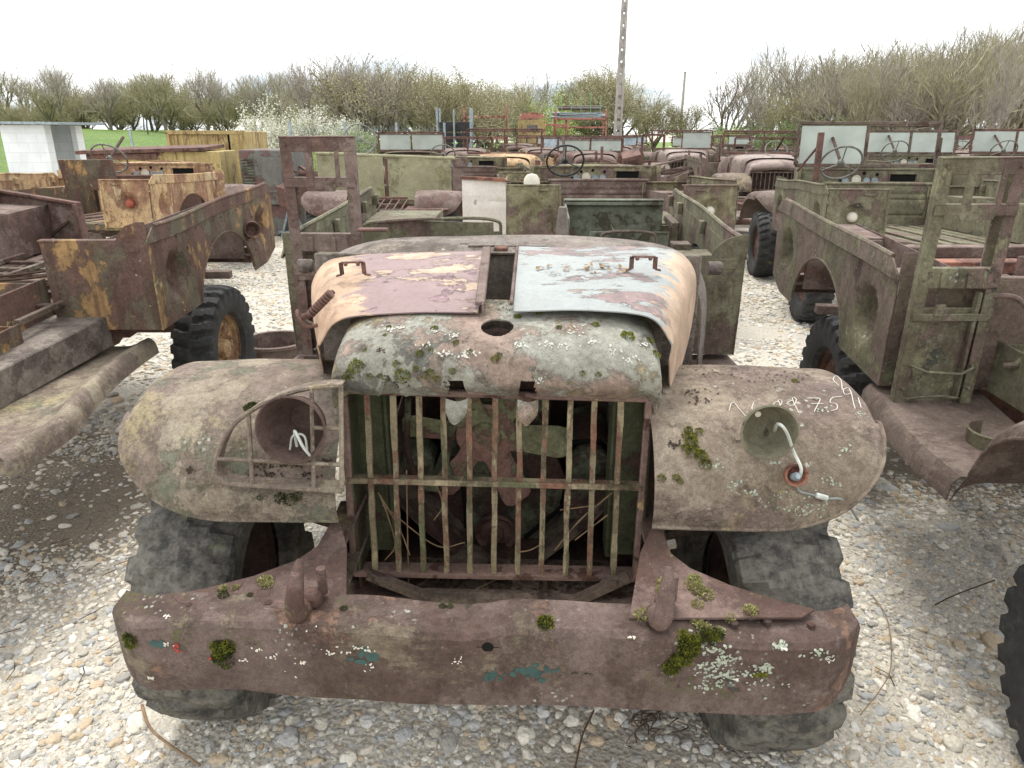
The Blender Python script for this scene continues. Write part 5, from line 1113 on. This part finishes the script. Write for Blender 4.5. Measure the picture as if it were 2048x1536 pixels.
# ---------------------------------------------------------------- ground
def gravel_mat():
    s = NT('gravel_ground', .95, 0, .15); t = s.n('ShaderNodeTexCoord')
    v1 = s.n('ShaderNodeTexVoronoi'); v1.inputs['Scale'].default_value = 55; s.l(t.outputs['Object'], v1.inputs['Vector'])
    v2 = s.n('ShaderNodeTexVoronoi'); v2.inputs['Scale'].default_value = 24; s.l(t.outputs['Object'], v2.inputs['Vector'])
    r = s.n('ShaderNodeValToRGB'); cr_ = r.color_ramp; sx = s.n('ShaderNodeSeparateColor'); s.l(v1.outputs['Color'], sx.inputs[0]); s.l(sx.outputs[0], r.inputs[0])
    cols = [(0, (146, 140, 128)), (.25, (188, 180, 166)), (.5, (168, 166, 160)), (.75, (202, 198, 188)), (1, (184, 172, 150))]
    cr_.elements[0].position = 0; cr_.elements[0].color = lin(cols[0][1]); cr_.elements[1].position = 1; cr_.elements[1].color = lin(cols[4][1])
    for p, c in cols[1:4]: e = cr_.elements.new(p); e.color = lin(c)
    sand = s.mix(s.step(s.noise(120, 4, .7), .5, .2), lin((168, 161, 147)), lin((206, 200, 187)))
    k = s.step(v1.outputs['Distance'], .42, .05, True); k2 = s.step(s.noise(7, 4), .42, .1)
    col = s.mix(s.mth('MULTIPLY', k, k2), sand, r.outputs[0])
    col = s.mix(s.mth('MULTIPLY', s.step(s.noise(.9, 5, .6), .6, .08), .3), col, lin((140, 126, 106)))
    for cx, cy, r_, am in ((-2.4, 3.45, 1.1, .75), (2.5, 4.1, 1.0, .75), (.35, 1.75, .6, .4)):  # dark brown patches: bare soil, with the shade under the trucks painted in
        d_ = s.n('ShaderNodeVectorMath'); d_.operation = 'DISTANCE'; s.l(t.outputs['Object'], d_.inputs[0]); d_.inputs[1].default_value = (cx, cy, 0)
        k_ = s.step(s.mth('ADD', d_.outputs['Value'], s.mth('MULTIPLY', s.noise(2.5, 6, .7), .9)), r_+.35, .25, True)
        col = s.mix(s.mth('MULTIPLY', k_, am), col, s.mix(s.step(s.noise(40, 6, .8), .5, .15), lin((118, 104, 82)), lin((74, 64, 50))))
    return s.done(col, s.mth('ADD', v1.outputs['Distance'], s.mth('MULTIPLY', s.noise(90, 5), .7)), .8, .012)
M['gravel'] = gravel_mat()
def stone_mat():
    s = NT('pebbles', .85, 0, .2); oi = s.n('ShaderNodeObjectInfo'); r = s.n('ShaderNodeValToRGB'); s.l(oi.outputs['Random'], r.inputs[0]); c = r.color_ramp
    cols = [(0, (196, 190, 176)), (.12, (180, 179, 175)), (.24, (214, 208, 194)), (.36, (172, 173, 171)), (.46, (184, 168, 144)), (.56, (224, 220, 210)), (.66, (180, 174, 162)), (.76, (198, 192, 178)), (.86, (154, 151, 144)), (.93, (190, 172, 148)), (.97, (208, 206, 200))]
    c.elements[0].position = 0; c.elements[0].color = lin(cols[0][1]); c.elements[1].position = 1; c.elements[1].color = lin((176, 168, 150)); c.interpolation = 'CONSTANT'
    for p, q in cols[1:]: e = c.elements.new(p); e.color = lin(q)
    br = 1.0; t = s.n('ShaderNodeTexCoord'); n = s.n('ShaderNodeTexNoise'); n.inputs['Scale'].default_value = 2.2; n.inputs['Detail'].default_value = 6; s.l(t.outputs['Object'], n.inputs['Vector'])
    return s.done(s.mix(.5, r.outputs[0], s.mix(s.step(n.outputs[0], .5, .2), (.78, .76, .72, 1), (1.3, 1.29, 1.26, 1)), 'MULTIPLY'), n.outputs[0], .3, .3)
M['pebble'] = stone_mat()
def gz(x, y): return .018*noise.noise(Vector((x*.9, y*.9, 0)))+.008*noise.noise(Vector((x*3, y*3, 4)))
G = [[(x, y, gz(x, y)) for x in np.linspace(-9, 10, 150)] for y in np.linspace(.4, 16, 130)]
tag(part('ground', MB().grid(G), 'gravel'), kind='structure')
G = [[(x, y, -.03) for x in (-400, -60, 0, 60, 400)] for y in (-60, 0, 60, 900)]
tag(part('ground_far', MB().grid(G), 'gravel'), kind='structure').name = 'gravel_yard'
def grassm():
    s = NT('grass_green', .95); v = s.noise(1.2, 8, .7); f = s.noise(14, 6, .75, 0, (1, 1, .4)); return s.done(s.mix(s.step(f, .5, .2), s.mix(s.step(v, .5, .15), lin((104, 134, 60)), lin((126, 150, 72))), lin((78, 98, 50))), f, .8, .05)
M['grass'] = grassm()
G = [[(x, y, (1.95-.06*max(0, x+22))*min(1, max(0, (y-27)/9))**1.3 -.05+.12*noise.noise(Vector((x*.2, y*.2, 0)))*min(1, max(0, y-27))) for x in np.linspace(-70, -2, 70)] for y in np.linspace(26, 60, 26)]
tag(part('grass_bank', MB().grid(G), 'grass'), kind='structure')
G = [[(x, y, -.015+.05*noise.noise(Vector((x*.3, y*.3, 0)))) for x in np.linspace(-60, 90, 90)] for y in np.linspace(34, 140, 30)]
tag(part('field', MB().grid(G), 'grass'), kind='structure')
# pebbles: instances spread over the near ground
def stones(name, x0, x1, y0, y1, n, r0, r1, seed, label):
    g = np.random.default_rng(seed); me = bpy.data.meshes.new(name)
    P = []; 
    while len(P) < n:
        x, y = g.uniform(x0, x1), g.uniform(y0, y1)
        soil_shade = max(1-math.hypot((x+2.4)/1.0, (y-3.45)/.75), 1-math.hypot((x-2.5)/.9, (y-4.1)/.8), .6-math.hypot((x-.35)/.7, (y-1.75)/.4))  # fewer stones where soil and painted shade darken the ground
        if soil_shade > 0 and g.random() < min(.85, soil_shade*1.6): continue
        if noise.noise(Vector((x*1.7+seed, y*1.7, 1)))+.55 > g.random()*.9: P.append((x, y, gz(x, y)))
    me.from_pydata(P, [], []); A = me.attributes
    S = A.new('sc', 'FLOAT_VECTOR', 'POINT'); Q = A.new('rt', 'FLOAT_VECTOR', 'POINT')
    r = r0+(r1-r0)*g.random(n)**2.2; sc = np.stack([r*g.uniform(.85, 1.25, n), r*g.uniform(.6, 1.0, n), r*g.uniform(.35, .7, n)], 1); rt = np.stack([g.normal(0, .22, n), g.normal(0, .22, n), g.uniform(0, 6.28, n)], 1)
    S.data.foreach_set('vector', sc.astype('f').ravel()); Q.data.foreach_set('vector', rt.astype('f').ravel())
    o = bpy.data.objects.new(name, me); C.objects.link(o); me.materials.append(M['pebble'])
    ng = bpy.data.node_groups.new(name, 'GeometryNodeTree'); ng.interface.new_socket('Geometry', in_out='INPUT', socket_type='NodeSocketGeometry'); ng.interface.new_socket('Geometry', in_out='OUTPUT', socket_type='NodeSocketGeometry')
    N = ng.nodes; gi = N.new('NodeGroupInput'); go = N.new('NodeGroupOutput'); ic = N.new('GeometryNodeMeshIcoSphere'); ic.inputs['Radius'].default_value = 1; ic.inputs['Subdivisions'].default_value = 3
    sp_ = N.new('GeometryNodeSetPosition'); nn = N.new('ShaderNodeTexNoise'); nn.inputs['Scale'].default_value = 1.1; nn.inputs['Detail'].default_value = 1; vm = N.new('ShaderNodeVectorMath'); vm.operation = 'MULTIPLY_ADD'; vm.inputs[1].default_value = (.9, .9, .9); vm.inputs[2].default_value = (-.45, -.45, -.45)
    sm = N.new('GeometryNodeSetShadeSmooth'); mt = N.new('GeometryNodeSetMaterial'); mt.inputs['Material'].default_value = M['pebble']; ip = N.new('GeometryNodeInstanceOnPoints')
    l = ng.links.new; l(nn.outputs['Color'], vm.inputs[0]); l(ic.outputs[0], sp_.inputs['Geometry']); l(vm.outputs[0], sp_.inputs['Offset']); l(sp_.outputs[0], sm.inputs[0]); l(sm.outputs[0], mt.inputs['Geometry']); l(mt.outputs[0], ip.inputs['Instance']); l(gi.outputs[0], ip.inputs['Points'])
    for nm, sk in (('sc', 'Scale'), ('rt', 'Rotation')):
        a = N.new('GeometryNodeInputNamedAttribute'); a.data_type = 'FLOAT_VECTOR'; a.inputs['Name'].default_value = nm; l(a.outputs['Attribute'], ip.inputs[sk])
    l(ip.outputs[0], go.inputs[0]); md = o.modifiers.new('stones', 'NODES'); md.node_group = ng
    return tag(o, label, 'gravel', kind='stuff')
stones('fine_gravel', -3.2, 3.4, 1.0, 4.2, 52000, .004, .013, 1, 'fine grey and cream gravel filling the gaps between larger pebbles')
stones('gravel_pebbles', -3.4, 3.6, 1.0, 4.6, 15000, .011, .026, 2, 'rounded grey, white and tan river pebbles covering the near ground')
stones('large_pebbles', -3.4, 3.6, 1.0, 5.0, 620, .024, .048, 3, 'scattered larger flat river stones on the gravel')
stones('yard_gravel', -8, 9, 4.4, 13.5, 60000, .012, .032, 4, 'pale gravel between the truck rows further back')
ft = MB()
random.seed(3)
for _ in range(110):
    x, y = random.uniform(-3, 3.3), random.uniform(1.1, 4.2); 
    if random.random() < .3: x, y = random.uniform(-2.4, -1.2), random.uniform(2.0, 3.2)
    a = random.random()*PI; L = random.uniform(.03, .14); z = gz(x, y)+.018
    ft.tube([(x, y, z), (x+L*.5*math.cos(a), y+L*.5*math.sin(a), z+.008), (x+L*math.cos(a+.3), y+L*math.sin(a+.3), z)], .0018, 4)
tag(part('ground_twigs', ft, 'twig_dark'), 'small dark twigs and stalks scattered over the gravel', 'twigs', kind='stuff')
def gw(name, label, P, r, m, cat): tag(part(name, MB().tube([at(x, y, Z=.02+h) for x, y, h in P], r, 6, smooth=30), m), label, cat)
gw('dead_stalk', 'long bent tan stalk on the gravel before the left front tyre', [(284, 1410, 0), (300, 1455, .02), (340, 1490, .01), (400, 1530, .0)], .005, 'twig', 'stalk')
gw('thin_wire', 'thin curved pale wire on the gravel right of the bumper', [(1745, 1190, 0), (1775, 1240, .02), (1782, 1330, .02), (1760, 1380, .01), (1720, 1430, 0)], .002, 'twig', 'wire')
gw('fallen_twig', 'dark upright twig on the gravel below the bumper', [(1150, 1536, 0), (1165, 1470, .03), (1188, 1420, .06)], .003, 'twig_dark', 'twig')
gw('fallen_stick', 'short brown stick lying beside the right edge tyre', [(1870, 1210, .01), (1910, 1190, .02), (1990, 1160, .04)], .003, 'twig_dark', 'stick')
cr_w = thing('dried_clump', 'dark clump of dead weed stems on the gravel below the bumper', 'dead weeds', at(1300, 1450, Z=.02)); wm = MB()
for k in range(16):
    a = random.random()*6.28; L = random.uniform(.03, .10); ox, oy = random.gauss(0, .05), random.gauss(0, .03); wm.tube([(ox, oy, 0), (ox+L*.5*math.cos(a), oy+L*.35*math.sin(a), random.uniform(.01, .04)), (ox+L*math.cos(a+1.2), oy+L*.7*math.sin(a+1.2), random.uniform(0, .02)), (ox+L*1.1*math.cos(a+2), oy+L*.7*math.sin(a+2), .005)], .002, 4, smooth=8)
part('stems', wm, 'twig_dark', cr_w)
# ---------------------------------------------------------------- trees
def barkm(name, a, b): return plain(name, a, .9, 0, .3, 12)
M['bark'] = barkm('bark', (118, 112, 94), 0); M['twigs_olive'] = plain('olive_twigs', (166, 160, 130), .9, 0, .25, 3); M['twigs_grey'] = plain('grey_twigs', (170, 162, 148), .9, 0, .25, 3); M['bark_pale'] = plain('pale_bark', (164, 164, 156), .9)
def leafm(name, a, b):
    s = NT(name, .7); v = s.noise(2.0, 4); f = s.noise(20, 2); c = s.mix(s.step(v, .5, .15), lin(a), lin(b)); c = s.mix(.5, c, s.mix(f, (.6, .6, .6, 1), (1.4, 1.4, 1.4, 1)), 'MULTIPLY')
    s.b.inputs['Transmission Weight'].default_value = 0; return s.done(c)
M['leaf_green'] = leafm('leaf_green', (122, 144, 84), (98, 116, 70)); M['leaf_yellow'] = leafm('leaf_yellow', (168, 184, 104), (138, 158, 84)); M['leaf_olive'] = leafm('leaf_olive', (164, 158, 120), (136, 132, 98)); M['blossom'] = leafm('blossom', (216, 216, 202), (178, 182, 156)); M['leaf_dark'] = leafm('leaf_dark', (64, 84, 48), (48, 66, 40))
def tree_mesh(seed, h, spread, dens=1.0, trunk_h=.28, upright=.6, lv=4):
    rd = random.Random(seed); tr, tg = MB(), MB(); tips = []
    def grow(p, d, L, r, lvl):
        n = 3; P = [p]; q = p; dd = d
        for i in range(n):
            dd = (dd+Vector((rd.gauss(0, .16), rd.gauss(0, .16), rd.gauss(0, .10)+.05*upright))).normalized(); q = q+dd*L/n; P.append(q)
        mb = tr if lvl <= 1 else tg
        seg = 6 if lvl == 0 else 5 if lvl == 1 else 3
        mb.tube([tuple(x) for x in P], [r, r*.6] if lvl < lv else [r, r*.35], seg, cap=False)
        if lvl >= 2: tips.extend(P[1:])
        if lvl >= lv: return
        k = {0: 6, 1: 5, 2: 5, 3: 4}[lvl]; k = max(2, int(k*dens+rd.random()))
        for i in range(k):
            f = rd.uniform(.35, 1.0) if lvl else rd.uniform(.6, 1.0); b = P[min(n-1, int(f*n))].lerp(P[min(n, int(f*n)+1)], (f*n) % 1)
            a = 2*PI*(i+rd.random()*.7)/k; t = dd.orthogonal().normalized(); u = dd.cross(t); sd = t*math.cos(a)+u*math.sin(a)
            nd = (dd*rd.uniform(.55, .9)+sd*spread*rd.uniform(.5, 1.0)+Vector((0, 0, .35*upright))).normalized()
            grow(b, nd, L*rd.uniform(.55, .85)*(1.5 if lvl == 0 else 1), r*rd.uniform(.42, .6), lvl+1)
    grow(Vector((0, 0, 0)), Vector((rd.gauss(0, .05), rd.gauss(0, .05), 1)), h*trunk_h, h*.019, 0)
    return tr, tg, tips
def leaves(tips, n, size, jit, seed, mb=None):
    rd = random.Random(seed); mb = mb or MB()
    for _ in range(n):
        p = rd.choice(tips)+Vector((rd.gauss(0, jit), rd.gauss(0, jit), rd.gauss(0, jit*.8))); s_ = size*rd.uniform(.5, 1.3)
        a = Vector((rd.gauss(0, 1), rd.gauss(0, 1), rd.gauss(0, 1))).normalized(); b = a.orthogonal().normalized()
        mb.add([p-a*s_, p+b*s_*.6, p+a*s_, p-b*s_*.6], [(0, 1, 2, 3)])
    return mb
TM = {}
def make_tree(name, label, x, y, kind, sc=1, rz=0, group=None, z=0, leafm_=None, tw_='twigs_olive', bark='bark'):
    if kind not in TM:
        k = kind; 
        if k.startswith('bare'): tr, tg, tips = tree_mesh(int(k[4:]), 6.0, .75, 1.0, .20, .8); lf = None
        elif k.startswith('tall'): tr, tg, tips = tree_mesh(int(k[4:])+40, 8.0, .45, 1.0, .4, 1.0); lf = None
        elif k.startswith('bush'): 
            tr, tg, tips = tree_mesh(int(k[4:])+80, 3.0, .95, .95, .20, .4); lf = (.25, 11000, .030, .07, 3)
        elif k.startswith('haze'):
            tr, tg, tips = tree_mesh(int(k[4:])+120, 4.2, .85, 1.0, .22, .5); lf = (.3, 9000, .028, .10, 4)
        zm = max(v[2] for v in tg.v); nom = {'bare': 6.0, 'tall': 8.0, 'bush': 3.0, 'haze': 4.2}[kind[:4]]
        tm, gm = tr.mesh('trunk'), tg.mesh('branches', False)
        for me in (tm, gm): me.transform(Matrix.Scale(nom/zm, 4))
        if lf: lf = leaves([p*(nom/zm) for p in tips if p.z*nom/zm > lf[0]], lf[1], lf[2], lf[3], lf[4]).mesh('foliage', False)
        tm.materials.append(M['bark']); gm.materials.append(M['bark'])
        if lf: lf.materials.append(M['leaf_green'])
        TM[kind] = (tm, gm, lf)
    t = thing(name, label, 'bush' if kind[:4] in ('bush', 'haze') else 'tree', (x, y, z), (0, 0, rz), group); t.scale = (sc, sc, sc)
    for nm, me, m in zip(('trunk', 'crown', 'foliage'), TM[kind], (bark, tw_, leafm_)):
        if me is None: continue
        o = bpy.data.objects.new(nm, me); C.objects.link(o); o.parent = t; o.material_slots[0].link = 'OBJECT'; o.material_slots[0].material = M[m or 'leaf_green']
    return t
random.seed(21)
i = 0
for row, (y0, n, hh, z) in enumerate(((40, 17, 1.0, 1.7), (46, 17, 1.12, 1.7), (54, 17, 1.25, 1.8))):
    for k in range(n):
        x = -39*(y0/46)+k*(36.5*(y0/46)/n)+random.uniform(-.6, .6); y = y0+random.uniform(-1.2, 1.2)
        sc = hh*(.60-.07*k/n)*random.uniform(.92, 1.1)
        make_tree('bare_tree', 'bare orchard tree in the long row above the grass bank at the left', x, y, ('bare%d' % (i % 5)) if i % 2 else ('tall%d' % (i % 3)), sc if i % 2 else sc*.78, random.random()*6, 'bare trees in the wood at the left', z, None, ['twigs_olive', 'twigs_grey'][(i//2) % 2]); i += 1
for k in range(80):
    x = -44+k*.5+random.uniform(-.5, .5); make_tree('undergrowth_bush', 'brown scrub below the bare orchard trees at the left', x, random.uniform(42, 58), 'haze%d' % (k % 2), random.uniform(.55, .85), random.random()*6, 'scrub under the left wood', 1.2, 'leaf_olive')
i = 0
for row, (y0, n, x0, x1, s_) in enumerate(((29.5, 7, 12.5, 23, .86), (34, 9, 13.2, 29, .98), (39, 11, 13.5, 34, 1.10), (46, 12, 14.5, 41, 1.22), (54, 12, 16, 48, 1.35))):
    for k in range(n):
        x = x0+(x1-x0)*(k+.5)/n+random.uniform(-.6, .6); sc = s_*(.92+.30*k/n)*random.uniform(.93, 1.07)
        make_tree('bare_tree', 'bare tree in the tall leafless wood at the right', x, y0+random.uniform(-1.3, 1.3), ('bare%d' % (i % 5)) if i % 3 else ('tall%d' % (i % 4)), sc if i % 3 else sc*.8, random.random()*6, 'bare trees in the wood at the right', 0, None, ['twigs_olive', 'twigs_grey', 'twigs_olive'][i % 3]); i += 1
for k in range(22):
    make_tree('undergrowth_bush', 'olive scrub below the tall leafless wood at the right', random.uniform(14, 34), random.uniform(33, 44), 'haze%d' % (k % 2), random.uniform(.45, .7), random.random()*6, 'scrub under the right wood', 0, 'leaf_olive')
make_tree('pale_trunk_tree', 'slender tree with a pale trunk behind the right-hand rack', at(1985, 300, Y=25).x, 25, 'tall1', .62, 1, None, 0, None, 'twigs_grey', 'bark_pale')
# middle thicket
make_tree('blossom_bush', 'large white blossoming bush behind the yellow container', -8.1, 26, 'bush0', .98, 0, 'white blossoming bushes', 0, 'blossom', 'twigs_grey')
make_tree('blossom_bush', 'smaller white blossoming bush just right of the larger one', -6.9, 27.5, 'bush1', .95, 2, 'white blossoming bushes', 0, 'blossom', 'twigs_grey')
make_tree('blossom_bush', 'low white blossoming bush left of the yellow container top', -9.8, 27, 'bush1', .68, 4, 'white blossoming bushes', 0, 'blossom', 'twigs_grey')
for k, (x, y, kd, sc, m, lab) in enumerate([(-8.2, 30, 'tall0', .66, 'twigs_grey', 'thin leaning bare tree rising over the white blossom'), (-5.8, 30, 'bare2', .86, 'twigs_grey', 'grey bare tree right of the blossom'), (-4.6, 31, 'bare3', .80, 'twigs_grey', 'second grey bare tree right of the blossom'), (-7.0, 32, 'bare1', .85, 'twigs_grey', 'grey bare tree behind the blossom'), (-3.3, 31, 'bare0', .66, 'twigs_olive', 'bare tree above the mesh fence'), (-2.0, 34, 'bare4', .62, 'twigs_olive', 'low bare tree over the tyre stillage'), (1.9, 55, 'tall2', .86, 'twigs_grey', 'slim bare tree standing alone above the bright green shrub'), (6.6, 52, 'bare2', 1.05, 'twigs_grey', 'bare tree just left of the concrete pole'), (5.3, 54, 'tall1', .72, 'twigs_grey', 'thin bare tree left of the concrete pole'), (9.2, 55, 'bare1', .72, 'twigs_olive', 'low bare tree right of the concrete pole'), (11.8, 44, 'bare3', .98, 'twigs_grey', 'spreading bare tree standing alone beside the thin power pole'), (-.9, 40, 'bare1', .62, 'twigs_olive', 'bare tree behind the red rack'), (13.5, 40, 'bare0', .80, 'twigs_grey', 'bare tree at the left end of the right wood')]):
    make_tree('bare_tree', lab, x, y, kd, sc, k, None, 0, None, m)
bl = [('bush0', 'leaf_yellow', 'bright yellow green'), ('bush1', 'leaf_green', 'fresh green'), ('haze0', 'leaf_olive', 'tan budding'), ('haze1', 'leaf_olive', 'straw coloured')]
pl_ = ['behind the tall rack', 'by the mesh fence', 'behind the folded windshield', 'left of the tyre stillage', 'over the tyre stillage', 'behind the red rack', 'over the yellow cabin', 'behind the pipe bundle', 'by the concrete pole', 'right of the concrete pole', 'below the lone bare tree', 'left of the right wood', 'under the right wood']
sh_ = [(-5.9, 24.5, 0, .52, 0), (-4.9, 25.2, 1, .62, 1), (-3.6, 26, 0, .55, 1), (-7.4, 29, 1, .62, 0), (-2.7, 30, 2, .9, 3), (-5.6, 30, 3, .95, 3), (-4.0, 33, 2, 1.0, 2), (-1.2, 36, 2, .95, 4), (-2.6, 37, 3, 1.0, 4), (.6, 42, 3, .9, 5), (1.6, 44, 0, 1.15, 6), (.2, 44, 0, .95, 5), (3.4, 46, 0, .95, 7), (4.6, 47, 2, 1.15, 7), (5.6, 45, 3, 1.1, 8), (7.0, 45, 3, 1.1, 8), (8.6, 46, 3, .85, 9), (10, 45, 2, .75, 9), (11.0, 42, 1, .68, 10), (12.2, 40, 1, .70, 10), (10.2, 38, 0, .60, 10), (13.0, 37, 3, .82, 11), (14.2, 36, 1, .80, 11), (12.2, 34, 1, .68, 11), (15.2, 34, 1, .74, 12), (8.9, 38, 1, .55, 9), (13.6, 32, 1, .66, 11), (2.4, 50, 3, 1.1, 6), (6, 56, 2, 1.3, 8), (-.5, 50, 2, 1.1, 5), (-3, 44, 2, 1.2, 4), (-6, 38, 2, 1.15, 2), (-8.5, 36, 3, 1.1, 0), (-10.5, 36, 3, .8, 0)]
for k, (x, y, b, sc, w_) in enumerate(sh_):
    kd, m, nm = bl[b]; make_tree('shrub', '%s shrub %s' % (nm, pl_[w_]), x, y, kd, sc*(1.2 if y < 36 or x > -1 else .98), k*1.3, 'shrubs along the far edge of the yard', 0, m, 'twigs_olive')
